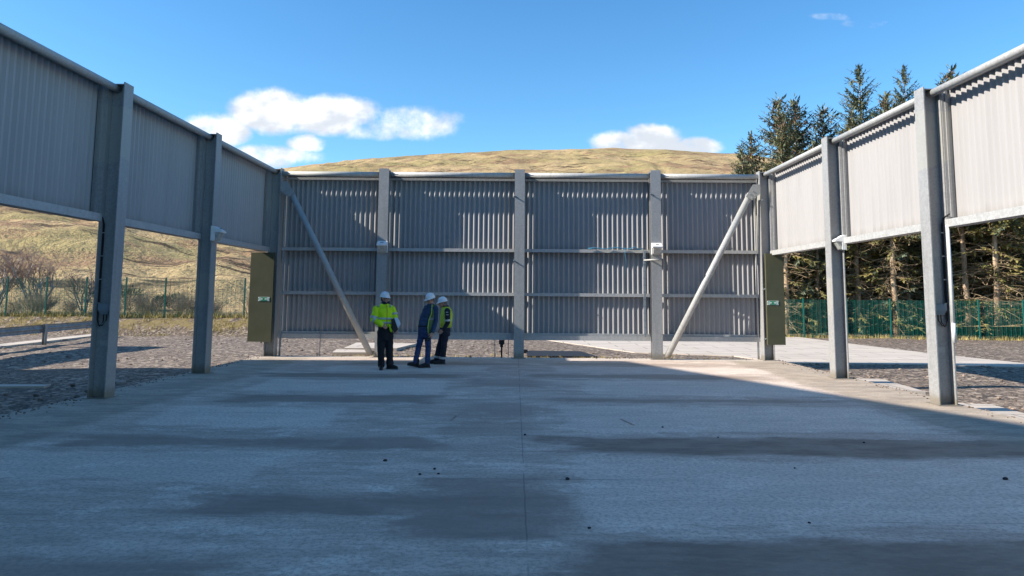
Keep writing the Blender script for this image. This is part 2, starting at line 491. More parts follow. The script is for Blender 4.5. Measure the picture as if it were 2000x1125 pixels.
# ------------------------------------------------------------------ ground
G = -.25
def bank(x, y):
    t = max(0, min(1, (y - 34.2) / 1.9)); t = t * t * (3 - 2 * t)
    s = max(0, min(1, (2 - x) / 8.0))
    return G + .8 * t * s
def ground():
    xs = [-60 + i * 1.0 for i in range(121)]
    ys = [-40 + i * 2.0 for i in range(21)] + [1 + i * .5 for i in range(82)] + [42 + i for i in range(6)]
    mb = MB(); nx = len(xs)
    for y in ys:
        for x in xs:
            z = bank(x, y)
            inside = (abs(x) < 8.7 and y < 22) or (0 < x < 17 and 20 < y < 40)
            if not inside: z += .05 * (mnoise.noise(Vector((x * .35, y * .35, 0)))) + .035 * mnoise.noise(Vector((x * 1.3, y * 1.3, 3)))
            if y > 33.5 and x < 4: z += .10 * mnoise.noise(Vector((x * .9, y * .9, 7)))
            mb.v.append((x, y, z))
    for j in range(len(ys) - 1):
        for i in range(nx - 1):
            mb.f.append((j * nx + i, j * nx + i + 1, (j + 1) * nx + i + 1, (j + 1) * nx + i)); mb.mi.append(0)
    o = mb.build('gravel_ground', 'gravel', smooth=True); o['kind'] = 'structure'
ground()

ridge_az = [-180, -120, -75, -60, -45, -32, -18.8, -16.5, -12.6, -6.6, -.4, 7.5, 11.9, 17.3, 25, 40, 60, 90, 130, 180]
ridge_el = [.03, .05, .12, .14, .155, .163, .1689, .1769, .1884, .2006, .2078, .2098, .2054, .1961, .17, .12, .09, .06, .03, .03]
def hills():
    azs = list(np.linspace(-180, -62, 40)) + list(np.linspace(-60, 35, 420)) + list(np.linspace(37, 178, 48))
    n = len(azs)
    rr = [0.0, .006, .014, .024] + list(np.linspace(.035, 1.0, 150)) + [1.15, 1.5]
    R_, r0 = 720.0, 46.0
    mb = MB()
    for s in rr:
        for a in azs:
            E = float(np.interp(a, ridge_az, ridge_el))
            r = r0 + s * (R_ - r0)
            if abs(a) > 60: r = max(r, 46 + s * 700)
            ss = min(s, 1.0)
            prof = ss ** 1.25
            top = E * R_
            z = .35 + top * prof - .001
            if s > 1: z = top * (1 - (s - 1) * 1.2)
            x = r * math.sin(rad(a)); y = r * math.cos(rad(a))
            k = min(1, s * 9)
            edge = 1.0 if s < .93 else max(.25, (1 - ss) / .07)
            nz = mnoise.fractal(Vector((x * .018, y * .018, 1.3)), 1.0, 2.0, 5) * 3.8 * k * edge
            nz += mnoise.fractal(Vector((x * .1, y * .1, 5.3)), 1.0, 2.0, 4) * 1.3 * min(1, s * 25 + .12) * edge
            # hollows running down the slope
            gv = mnoise.noise(Vector((a * .35 + s * 3.0, s * 1.5, 9.0)))
            nz -= max(0, .10 - abs(gv)) * 14 * min(1, max(0, s - .1) * 3) * edge * max(0, .15 + mnoise.noise(Vector((a * .1, s * 4, 2))))
            mb.v.append((x, y, z + nz))
    for j in range(len(rr) - 1):
        for i in range(n):
            i2 = (i + 1) % n
            mb.f.append((j * n + i, j * n + i2, (j + 1) * n + i2, (j + 1) * n + i)[::-1]); mb.mi.append(0)
    o = mb.build('hills', 'moorland', smooth=True); o['kind'] = 'structure'
hills()

m, T, b, co = newmat('needle litter')
f = T.noise(co, 1.2, 8, .7)
T.link(T.mix(T.ramp(f, .35, .65), (.11, .072, .045), (.27, .185, .105)), b.inputs['Base Color']); b.inputs['Roughness'].default_value = 1.0
mb = MB(); nx = 45
for j in range(40):
    for i in range(nx):
        x, y = 9.0 + i, 38.3 + j
        mb.v.append((x, y, G + .04 + max(0, y - 43) * .15 + .12 * mnoise.noise(Vector((x * .8, y * .8, 2)))))
for j in range(39):
    for i in range(nx - 1): mb.f.append((j * nx + i, j * nx + i + 1, (j + 1) * nx + i + 1, (j + 1) * nx + i)); mb.mi.append(0)
o = mb.build('forest_floor', 'needle litter', smooth=True); o['kind'] = 'structure'

# slab, haunch strips, road, kerb
mb = MB(); edge = []
def jit(k): return .05 * mnoise.noise(Vector((k * .9, 3.3, 0))) + .025 * mnoise.noise(Vector((k * 4.1, 8.3, 0)))
for k in range(-40, 42): edge.append((7.42 + jit(k * .5), k * .5))
for k in range(28): edge.append((7.2 - k * .53, 20.95 + .6 * jit(k * .7 + 50)))
for k in range(41, -41, -1): edge.append((-7.45 + jit(k * .5 + 90), k * .5))
mb.prism([(x, y, -.5) for x, y in edge], (0, 0, .5))
o = mb.build('concrete_slab', 'slab concrete'); o['kind'] = 'structure'
mb = MB()
for (y0, y1, x1) in [(15.0, 17.1, 8.5), (11.2, 13.15, 8.45), (6.5, 9.0, 8.4)]:
    mb.hexa([(7.43, y0, -.5), (x1 - .25, y0 - .1, -.5), (x1, y1, -.5), (7.43, y1 + .12, -.5), (7.43, y0, -.09), (x1 - .25, y0 - .1, -.11), (x1, y1, -.11), (7.43, y1 + .12, -.09)])
o = mb.build('concrete_apron', 'pale concrete'); o['kind'] = 'structure'
mb = MB()
poly = [(16.2, 21.6), (15.2, 27), (14.7, 33), (14.5, 38.0), (-4, 37.2), (1.2, 33.7), (4.2, 26.2), (7.4, 25.0), (8.2, 22.55), (12.0, 22.4)]
mb.prism([(x, y, G - .3) for x, y in poly], (0, 0, .33))
o = mb.build('access_road', 'pale concrete'); o['kind'] = 'structure'
mb = MB(); mb.hexa([(-18.6, 20, -.4), (-17.9, 20, -.4), (-19.6, 36, -.4), (-20.4, 36, -.4), (-18.6, 20, -.17), (-17.9, 20, -.17), (-19.6, 36, -.17), (-20.4, 36, -.17)])
o = mb.build('kerb_strip', 'pale concrete'); o['kind'] = 'structure'

# ------------------------------------------------------------------ screen walls
ZT = 5.427
def hpost(cx, cy, ax, z0=0.0, z1=ZT, d=.30, w=.29, tf=.02, tw=.016):
    """H section; ax 'x': flanges face +-x"""
    mb = MB()
    if ax == 'x':
        mb.box(cx - d / 2, cx - d / 2 + tf, cy - w / 2, cy + w / 2, z0, z1)
        mb.box(cx + d / 2 - tf, cx + d / 2, cy - w / 2, cy + w / 2, z0, z1)
        mb.box(cx - d / 2 + tf, cx + d / 2 - tf, cy - tw / 2, cy + tw / 2, z0, z1 - .045)
        mb.box(cx - d / 2 + tf, cx + d / 2 - tf, cy - w / 2 + .006, cy + w / 2 - .006, z1 - .045, z1 - .03)
    else:
        mb.box(cx - w / 2, cx + w / 2, cy - d / 2, cy - d / 2 + tf, z0, z1)
        mb.box(cx - w / 2, cx + w / 2, cy + d / 2 - tf, cy + d / 2, z0, z1)
        mb.box(cx - tw / 2, cx + tw / 2, cy - d / 2 + tf, cy + d / 2 - tf, z0, z1 - .045)
        mb.box(cx - w / 2 + .006, cx + w / 2 - .006, cy - d / 2 + tf, cy + d / 2 - tf, z1 - .045, z1 - .03)
    return mb
def corrugated(a, b, base, inn, z0, z1, axis, seam=6, D=.042, shape=((0, 0), (.030, 0), (.072, 1), (.104, 1))):
    """corrugated sheet running a..b along axis ('x' or 'y'); base = plane of valley, inn = signed direction of crests"""
    P, th = .1457, .008
    prof = []; t = a; k = 0
    while t < b - 1e-6:
        for dt, h in shape:
            if t + dt < b: prof.append((t + dt, h * D))
        if k % seam == seam - 1:
            u = t + .015
            prof += [(p_, h_) for p_, h_ in ((u + .112, .6 * D), (u + .113, -.02), (u + .119, -.02), (u + .12, .35 * D)) if p_ < b]
        t += P; k += 1
    prof.append((b, 0))
    prof.sort()
    mb = MB(); n = len(prof)
    def pt(s, off, z):
        q = base + inn * off
        return (q, s, z) if axis == 'y' else (s, q, z)
    for off in (0.0, -th):
        for z in (z0, z1):
            for s, h in prof: mb.v.append(pt(s, h + off, z))
    for i in range(n - 1):
        mb.f += [(i, i + 1, n + i + 1, n + i), (2 * n + i + 1, 2 * n + i, 3 * n + i, 3 * n + i + 1),
                 (i, 2 * n + i, 2 * n + i + 1, i + 1), (n + i, n + i + 1, 3 * n + i + 1, 3 * n + i)]
        mb.mi += [0] * 4
    mb.f += [(0, n, 3 * n, 2 * n), (n - 1, 3 * n - 1, 4 * n - 1, 2 * n - 1)]; mb.mi += [0, 0]
    return mb

SIDE_Y = [.62, 4.54, 8.40, 12.32, 16.20, 20.73]
def side_wall(sgn, label):
    root = thing('screen_wall', label, 'wall', (sgn * 7.1, 10.6, 0))
    ox, oy = sgn * 7.1, 10.6
    def B(mb, name, mat, smooth=False):
        mb.v = [(x - ox, y - oy, z) for x, y, z in mb.v]
        return mb.build(name, mat, root, smooth)
    for i, y in enumerate(SIDE_Y):
        mb = hpost(sgn * 7.10, y, 'x')
        mb.box(sgn * 7.1 - .2, sgn * 7.1 + .2, y - .2, y + .2, -.02, .012)
        B(mb, 'post', 'galvanised steel')
        x0, x1 = sorted((sgn * 7.252, sgn * 7.40))
        st = MB()
        # channel stud behind the post that frames the sheets
        st.box(x0, x1, y - .155, y - .150, 2.98, 5.38); st.box(x0, x1, y + .150, y + .155, 2.98, 5.38)
        xa, xb = sorted((sgn * 7.252, sgn * 7.262)); st.box(xa, xb, y - .150, y + .150, 2.98, 5.38)
        xa, xb = sorted((sgn * 7.30, sgn * 7.34)); st.box(xa, xb, y - .175, y - .1555, 2.98, 5.38)
        B(st, 'stud', 'galvanised steel')
    for i in range(len(SIDE_Y) - 1):
        ya, yb = SIDE_Y[i] + .16, SIDE_Y[i + 1] - .16
        B(corrugated(SIDE_Y[i] + .003, SIDE_Y[i + 1] - .003, sgn * 7.445, -sgn, 3.0, 5.40, 'y'), 'cladding', 'cladding')
        mb = MB(); mb.tube([(sgn * 7.14, SIDE_Y[i] + .01, 5.33), (sgn * 7.14, SIDE_Y[i + 1] - .01, 5.33)], .066, 20)
        B(mb, 'top_rail', 'galvanised tube', True)
        mb = MB()
        xa, xb = sorted((sgn * 7.20, sgn * 7.40))
        mb.box(xa, xb, ya, yb, 2.975, 2.985)                       # bottom angle, horizontal leg
        xa, xb = sorted((sgn * 7.19, sgn * 7.20)); mb.box(xa, xb, ya, yb, 2.975, 3.105)
        xa, xb = sorted((sgn * 7.202, sgn * 7.40)); mb.box(xa, xb, ya, yb, 3.092, 3.104)
        B(mb, 'bottom_rail', 'galvanised tube')
        mb = MB()
        xa, xb = sorted((sgn * 7.31, sgn * 7.405)); mb.box(xa, xb, ya, yb, 5.365, 5.40)
        xa, xb = sorted((sgn * 7.30, sgn * 7.47)); mb.box(xa, xb, ya, yb, 5.403, 5.415)
        B(mb, 'cap_flashing', 'galvanised steel')
    return root
LW = side_wall(-1, 'long corrugated screen wall on the left, in blue shade, raised on steel posts')
RW = side_wall(1, 'long corrugated screen wall on the right, its inner face brightly sunlit')
# white pipe and trunking on the right wall
mb = MB(); mb.tube([(7.205 - 7.1, 12.10 - 10.6, 1.04), (7.205 - 7.1, 12.10 - 10.6, 1.36)], .034, 12); mb.tube([(7.205 - 7.1, 12.10 - 10.6, 1.34), (7.195 - 7.1, 12.10 - 10.6, 3.0)], .027, 12)
mb.build('drain_pipe', 'pipe white', RW, True)
for y0, sg in ((12.32, -1), (12.32, 1)):
    mb = MB(); mb.box(sg * 7.10 - .06 - sg * 7.1, sg * 7.10 + .06 - sg * 7.1, y0 - .0125 - 10.6, y0 - .009 - 10.6, .86, .95)
    mb.build('scar_patch', 'galvanised tube', LW if sg < 0 else RW)

BX = [-3.95, 0.0, 3.94]
BW = thing('screen_wall', 'corrugated screen wall across the far end of the yard, between two diagonal braces', 'wall', (0, 20.73, 0))
def BB(mb, name, mat, smooth=False):
    mb.v = [(x, y - 20.73, z) for x, y, z in mb.v]
    return mb.build(name, mat, BW, smooth)
for x in BX:
    mb = hpost(x, 20.73, 'y'); mb.box(x - .2, x + .2, 20.53, 20.93, -.02, .012)
    BB(mb, 'post', 'galvanised steel')
xs = [-6.95] + BX + [6.95]
BB(corrugated(-7.12, 7.12, 21.046, -1, .60, 5.36, 'x', 999, .070, ((0, 0), (.018, 0), (.098, 1), (.112, 1))), 'cladding', 'cladding')
for i in range(4):
    a = xs[i] + (.147 if i else .0); b_ = xs[i + 1] - (.147 if i < 3 else .0)
    mb = MB(); mb.tube([(a, 20.73, 5.275), (b_, 20.73, 5.275)], .075, 20); BB(mb, 'top_rail', 'galvanised tube', True)
    for zc in (3.085, 1.81):
        mb = MB(); mb.box(a, b_, 20.865 + .02, 20.895, zc - .05, zc + .045); mb.box(a, b_, 20.896, 20.983, zc + .035, zc + .045)
        BB(mb, 'girt', 'galvanised tube')
    mb = MB(); mb.box(a, b_, 20.87 + .014, 20.896, .50, .635); mb.box(a, b_, 20.897, 21.02, .50, .512)
    mb.box(a, b_, 20.93, 20.983, .636, .70)
    BB(mb, 'bottom_rail', 'galvanised tube')
mb = MB(); mb.box(-7.0, 7.0, 20.885, 20.983, 5.13, 5.145); mb.box(-7.0, 7.0, 20.885, 20.895, 5.146, 5.20)
BB(mb, 'girt', 'galvanised steel')
mb = MB(); mb.box(-7.1, 7.1, 20.885, 21.06, 5.362, 5.375); mb.box(-7.1, 7.1, 20.885, 20.893, 5.27, 5.361); mb.box(-7.1, 7.1, 21.05, 21.06, 5.2, 5.361)
BB(mb, 'cap_flashing', 'galvanised tube')
for sg in (-1, 1):
    mb = MB(); mb.tube([(sg * 6.68, 20.62, 4.75), (sg * 4.2, 20.62, .06)], .088, 20)
    br = BB(mb, 'brace', 'galvanised tube', True)
    mb = MB()
    gp = [(sg * 6.94, 20.60, 5.02), (sg * 6.74, 20.60, 5.02), (sg * 6.52, 20.60, 4.66), (sg * 6.70, 20.60, 4.56), (sg * 6.94, 20.60, 4.75)]
    if sg > 0: gp = gp[::-1]
    mb.v = []; mb.prism([(x, y - 20.73 - .085, z) for x, y, z in gp], (0, .014, 0))
    for (bx, bz) in ((6.72, 4.82), (6.64, 4.74), (6.78, 4.70), (6.70, 4.63)):
        mb.tube([(sg * bx, -.13 - .105, bz), (sg * bx, -.13 - .08, bz)], .016, 8)
    mb.build('gusset_plate', 'galvanised steel', br)
    # vertical tie beside the corner post
    mb = MB(); mb.box(sg * 6.90 - .02, sg * 6.90 + .02, 20.90, 20.96, 0.0, 5.1); BB(mb, 'edge_angle', 'galvanised tube')
# hanging chains, drop bolt, conduit tray
for x, z0, z1 in ((-.69, 0.0, .52), (-.30, 0, .52), (-5.72, 0, 1.82), (-5.6, 1.2, 1.82), (-6.85, .25, 3.05)):
    mb = MB(); mb.tube([(x, 20.86, z0), (x + .005, 20.86, (z0 + z1) / 2), (x, 20.86, z1)], .011, 6); BB(mb, 'chain', 'box grey')
mb = MB(); mb.tube([(-.49, 20.86, 0.0), (-.49, 20.86, .40)], .024, 8); mb.box(-.535, -.445, 20.82, 20.90, .30, .40); mb.box(-.57, -.41, 20.80, 20.883, .38, .498)
BB(mb, 'drop_bolt', 'black rubber')
mb = MB(); mb.box(3.60, 3.66, 20.80, 20.84, .62, 3.10)
for k in range(12): mb.box(3.585, 3.675, 20.795, 20.845, .7 + k * .2, .715 + k * .2)
BB(mb, 'conduit', 'box grey')
mb = MB(); mb.tube([(3.62, 20.82, 2.82), (3.8, 20.5, 2.82), (4.06, 20.5, 2.80)], .025, 8); BB(mb, 'conduit_arm', 'galvanised tube', True)
for x, z in ((-.15, 4.63), (-.15, 2.76), (3.79, 4.72), (6.99, 4.55), (6.99, 2.0), (6.99, .6)):
    mb = MB(); mb.tube([(x, 20.575, z), (x, 20.50, z + .02)], .02, 8); mb.tube([(x, 20.50, z + .02), (x + .12, 20.56, z - .05)], .008, 6)
    BB(mb, 'eye_bolt', 'box grey')

# ------------------------------------------------------------------ fittings
def floodlight(loc, rz, label):
    t = thing('floodlight', label, 'light', loc, rz, 'bulkhead lights on the wall posts')
    mb = MB(); mb.box(-.155, .155, -.05, 0, -.18, .18)            # backplate, light looks along -y
    mb.hexa([(-.15, -.26, .02), (.15, -.26, .02), (.15, -.05, .02), (-.15, -.05, .02), (-.15, -.27, .055), (.15, -.27, .055), (.15, -.05, .178), (-.15, -.05, .178)])
    mb.box(-.153, -.137, -.10, -.05, -.178, .018); mb.box(.137, .153, -.10, -.05, -.178, .018)
    mb.build('housing', 'lamp white', t)
    mb = MB(); mb.hexa([(-.11, -.12, -.165), (.11, -.12, -.165), (.125, -.05, -.17), (-.125, -.05, -.17), (-.125, -.235, .0185), (.125, -.235, .0185), (.13, -.05, .0185), (-.13, -.05, .0185)])
    mb.build('lens', 'lamp lens', t)
    mb = MB(); mb.hexa([(-.05, -.19, .118), (.05, -.19, .118), (.05, -.17, .128), (-.05, -.17, .128), (-.05, -.192, .124), (.05, -.192, .124), (.05, -.172, .135), (-.05, -.172, .135)])
    mb.build('slot', 'dark slot', t)
    t.scale = (.92, .92, .92)
    return t
floodlight((-3.93, 20.578, 3.14), 0, 'white bulkhead light on the back wall post nearest the yellow jacket')
floodlight((3.93, 20.578, 3.14), 0, 'white bulkhead light on the back wall post near the right brace')
floodlight((-6.948, 16.12, 3.11), rad(90), 'bulkhead light on the second left post, in shade above the hillside')
floodlight((7.228, 16.03, 3.0), rad(-90), 'sunlit white bulkhead light on the second right post, before the forest')

def junction(loc, label, sg):
    t = thing('junction_box', label, 'junction box', loc, 0, 'junction boxes on the front wall posts')
    mb = MB(); mb.box(-.085, .085, -.06, 0, -.05, .09); mb.box(-.095, .095, -.075, -.0605, -.02, .10); mb.box(-.07, .07, -.05, -.005, -.085, -.0505)
    mb.build('enclosure', 'box grey', t)
    for k in (0, 1):
        x0 = -.04 + k * .05 if sg > 0 else .04 - k * .05
        pts = [(x0, -.03, -.08), (x0 + sg * .005, -.03, -.18 - .03 * k), (x0 + sg * .06, -.035, -.27 - .02 * k), (sg * .08, -.04, -.27), (sg * (.12 - .012 * k), -.03, -.17)]
        pts += [(sg * (.125 - .02 * k), -.025, z) for z in (0, .4, .8, 1.2, 1.45)]
        pts += [(sg * (.14 - .02 * k), -.06, 1.56), (sg * .15, -.2, 1.61 + .012 * k)]
        if sg < 0: pts += [(sg * .15, -.6, 1.60 + .012 * k), (sg * .15, -2.4, 1.585 + .012 * k)]
        mb = MB(); mb.tube(pts, .009, 8); mb.build('cable', 'black rubber' , t, True)
    for z in (.1, .5, .9, 1.3):
        mb = MB(); mb.box(sg * .115 - .03, sg * .115 + .03, -.04, -.012, z, z + .015); mb.build('cable_clip', 'galvanised tube', t)
junction((-7.10, 12.30, 1.48), 'grey junction box with looped black cables on the nearest left post', -1)
junction((7.09, 12.30, 1.58), 'grey junction box with looped black cables on the nearest right post', 1)

def panel(poly, xs, label, sx):
    t = thing('cover_panel', label, 'panel', (xs, 20.42, 0))
    mb = MB(); mb.prism([(x - xs, 0, z) for x, z in poly], (0, .09, 0))
    mb.prism([(x - xs, -.006, z) for x, z in [(poly[0][0], poly[0][1]), (poly[1][0], poly[1][1]), (poly[1][0], poly[1][1] + .02), (poly[0][0], poly[0][1] + .02)]], (0, .0055, 0))
    mb.build('sheet', 'olive paint', t)
    s = MB(); s.box(-.158, .158, -.010, -.001, 0, .115); so = s.build('sign', 'sign white', t, loc=(sx - xs, 0, 1.565))
    g = MB(); g.box(-.095, .095, -.0125, -.0105, .008, .107); g.build('green_field', 'sign green', so)
    a = MB()
    def arrow(sg, x0):
        pts = [(0, .058), (.026, .092), (.026, .070), (.062, .070), (.062, .046), (.026, .046), (.026, .024)]
        q = [(x0 + sg * px, -.0145, pz) for px, pz in pts]
        if sg < 0: q = q[::-1]
        a.prism(q[::-1], (0, .0015, 0))
    for sg, x0 in ((1, -.088), (-1, .088)):
        a = MB(); arrow(sg, x0); a.build('arrow', 'sign white', so)
    for sg in (-1, 1):
        c = MB()
        for up in (-1, 1):
            q = [(sg * .148, -.0125, .0575), (sg * .108, -.0125, .0575 + up * .044), (sg * .122, -.0125, .0575 + up * .048), (sg * .154, -.0125, .0575 + up * .010)]
            c.prism(q, (0, .002, 0))
        c.build('chevron', 'sign green', so)
panel([(-7.66, .42), (-7.0, .42), (-7.0, 2.945), (-7.66, 2.945)], -7.3, 'olive green panel with a fire exit sign at the foot of the left corner post', -7.24)
panel([(7.0, .45), (7.50, .45), (7.50, 2.90), (7.38, 3.02), (7.0, 3.02)], 7.25, 'olive green panel with a fire exit sign at the foot of the right corner post', 7.17)

mb = MB()
pts = [(2.0 + i * .16, 20.84 + .012 * math.sin(i * 2.1), 3.15 + .02 * math.sin(i * 1.3) + (.03 if i in (4, 5) else 0)) for i in range(11)]
mb.tube(pts, .016, 6)
mb.tube([(3.05, 20.83, 3.15), (3.1, 20.82, 2.8), (3.08, 20.83, 2.4)], .006, 6); mb.tube([(3.2, 20.82, 3.15), (3.35, 20.8, 3.2), (3.5, 20.82, 3.12)], .014, 6)
tag(mb.build('rope', 'rope blue', smooth=True), 'thin blue rope lying along the upper rail of the back wall', 'rope')

mb = MB(); mb.hexa([(.30, 24.0, G - .1), (2.62, 24.0, G - .1), (2.25, 26.3, G - .1), (.30, 26.3, G - .1), (.30, 24.0, G + .05), (2.62, 24.0, G + .05), (2.25, 26.3, G + .05), (.30, 26.3, G + .05)])  # flat black slab with a slanted right side, small block at its left
mb.box(.10, .34, 25.7, 25.95, G - .05, G + .12)
tag(mb.build('black_slab', 'black rubber'), 'flat black slab on the gravel behind the middle post', 'mat')
def padslab(poly, z, label):
    mb = MB(); mb.prism([(x, y, G - .2) for x, y in poly], (0, 0, z + .2)); tag(mb.build('concrete_pad', 'pale concrete'), label, 'concrete pad')
padslab([(-6.3, 26.2), (-4.4, 26.3), (-4.05, 29.0), (-6.5, 29.3)], .10, 'pale concrete pad on the gravel behind the person in yellow')
padslab([(-6.2, 24.2), (-5.0, 24.3), (-5.1, 25.4), (-6.4, 25.6)], .10, 'small broken concrete slab on the gravel beside the left brace foot')
padslab([(-11.4, 15.3), (-10.1, 15.45), (-10.15, 15.75), (-11.5, 15.7)], .03, 'pale flat slab in the shaded gravel left of the nearest left post')
padslab([(-9.15, 16.2), (-8.85, 16.2), (-8.85, 16.36), (-9.15, 16.36)], .05, 'tiny pale block in the shaded gravel between the left posts')

stones = [(-1.47, 7.82, .030), (-.91, 7.48, .022), (-1.03, 7.26, .02), (-.85, 7.29, .018), (.41, 7.12, .03), (4.71, 7.27, .034), (.03, 9.32, .025), (1.9, 9.95, .02), (2.8, 7.66, .016), (2.21, 5.84, .016), (.47, 5.66, .018), (2.46, 9.27, .016), (4.17, 9.02, .02)]
for i, (x, y, r) in enumerate(stones):
    r *= .66
    mb = MB(); mb.ball((0, 0, r * .45), (r * 1.25, r, r * .75), seg=8, rin=6)
    mb.v = [(vx * (1 + .35 * mnoise.noise(Vector((vx * 60 + i * 9, vy * 60, vz * 60)))), vy * (1 + .3 * mnoise.noise(Vector((vx * 50, vy * 70 + i, vz * 60)))), max(vz, .001)) for vx, vy, vz in mb.v]
    o = mb.build('stone', 'stone dark', loc=(x, y, 0)); o.rotation_euler = (0, 0, i * 1.3)
    tag(o, 'small dark stone chip lying loose on the concrete slab', 'stone', 'stone chips on the slab')
for (xa, ya, xb, yb, lab) in ((-.96, 10.75, -1.0, 10.35, 'rusty scar in the slab, left of the centre joint'), (1.42, 10.6, 1.54, 10.1, 'rusty scar in the slab, right of the centre joint')):
    mb = MB(); d = Vector((xb - xa, yb - ya)).normalized(); nrm = Vector((-d.y, d.x)) * .022
    q = [(xa + nrm.x, ya + nrm.y, -.004), (xb + nrm.x * .6, yb + nrm.y * .6, -.004), (xb - nrm.x, yb - nrm.y, -.004), (xa - nrm.x * .5, ya - nrm.y * .5, -.004)]
    mb.prism(q, (0, 0, .008)); tag(mb.build('rusty_scar', 'rust scab'), lab, 'slab mark')

# guard rail
gr = thing('guard_rail', 'weathered steel guard rail beside the left gravel, before the hillside', 'guard rail', (-18.5, 28.4, G))
pth = [(-17.55, 22.5), (-18.05, 25.5), (-18.5, 28.4), (-19.1, 33.0)]
def wrail(z):
    mb = MB()
    prof = [(0, -.155), (-.045, -.12), (-.045, -.06), (0, -.02), (0, .02), (-.045, .06), (-.045, .12), (0, .155)]
    rows = []
    for (x, y) in pth: rows.append([(x - d_ * -1.0 + 18.5, y - 28.4, z + h) for d_, h in prof])
    n = len(prof)
    for off in (0, .006):
        for r_ in rows: mb.v += [(x - off, y, zz) for x, y, zz in r_]
    K = len(rows)
    for j in range(K - 1):
        for i in range(n - 1):
            mb.f.append((j * n + i, j * n + i + 1, (j + 1) * n + i + 1, (j + 1) * n + i)); mb.mi.append(0)
            o_ = K * n; mb.f.append((o_ + j * n + i + 1, o_ + j * n + i, o_ + (j + 1) * n + i, o_ + (j + 1) * n + i + 1)); mb.mi.append(0)
    return mb
wrail(.62).build('rail', 'zinc rail', gr)
for (x, y) in ((-18.46, 28.1), (-17.85, 24.0), (-19.05, 32.4)):
    mb = MB(); x_, y_ = x + 18.5, y - 28.4
    mb.box(x_ + .0, x_ + .012, y_ - .07, y_ + .07, -.1, .80); mb.box(x_ + .1, x_ + .112, y_ - .07, y_ + .07, -.1, .80); mb.box(x_ + .0125, x_ + .0995, y_ - .005, y_ + .005, -.1, .795)
    mb.build('post', 'galvanised steel', gr)

# ------------------------------------------------------------------ mesh fences
def fence(p0, p1, n, h, label, z0f):
    p0 = Vector(p0); p1 = Vector(p1)
    root = thing('mesh_fence', label, 'fence', (p0.x, p0.y, 0), math.atan2(p1.y - p0.y, p1.x - p0.x))
    L = (p1 - p0).length; w = L / n
    mesh = None; pmesh = None
    for i in range(n + 1):
        z = z0f
        if pmesh is None:
            mb = MB(); mb.box(-.03, .03, -.03, .03, -.1, h + .06); mb.box(-.035, .035, -.035, .035, h + .0605, h + .075)
            o = mb.build('post', 'fence post green', root); pmesh = o.data
        else:
            o = bpy.data.objects.new('post', pmesh); COL.objects.link(o); o.parent = root
        o.location = (i * w, 0, z)
        if i == n: break
        if mesh is None:
            mb = MB(); k = 0; st = .055
            while k * st < w:
                wv_ = .008 if k % 4 == 0 else .0050; mb.box(k * st - wv_, k * st + wv_, .036 - (.012 if k % 4 == 0 else 0), .042, 0, h); k += 1
            q = 0
            while q * .09 <= h:
                mb.box(0, w, .0425, .047, q * .09 - .003, q * .09 + .003); q += 1
            o = mb.build('mesh_panel', 'fence green', root); mesh = o.data
        else:
            o = bpy.data.objects.new('mesh_panel', mesh); COL.objects.link(o); o.parent = root
        o.location = (i * w, 0, z)
fence((-39.75, 36.2), (-13.73, 36.2), 13, 1.95, 'green mesh fence on top of the bank, before the grassy hillside', .54)
fence((10.5, 37.8), (36.5, 36.0), 12, 1.95, 'green mesh fence along the edge of the spruce forest', G)

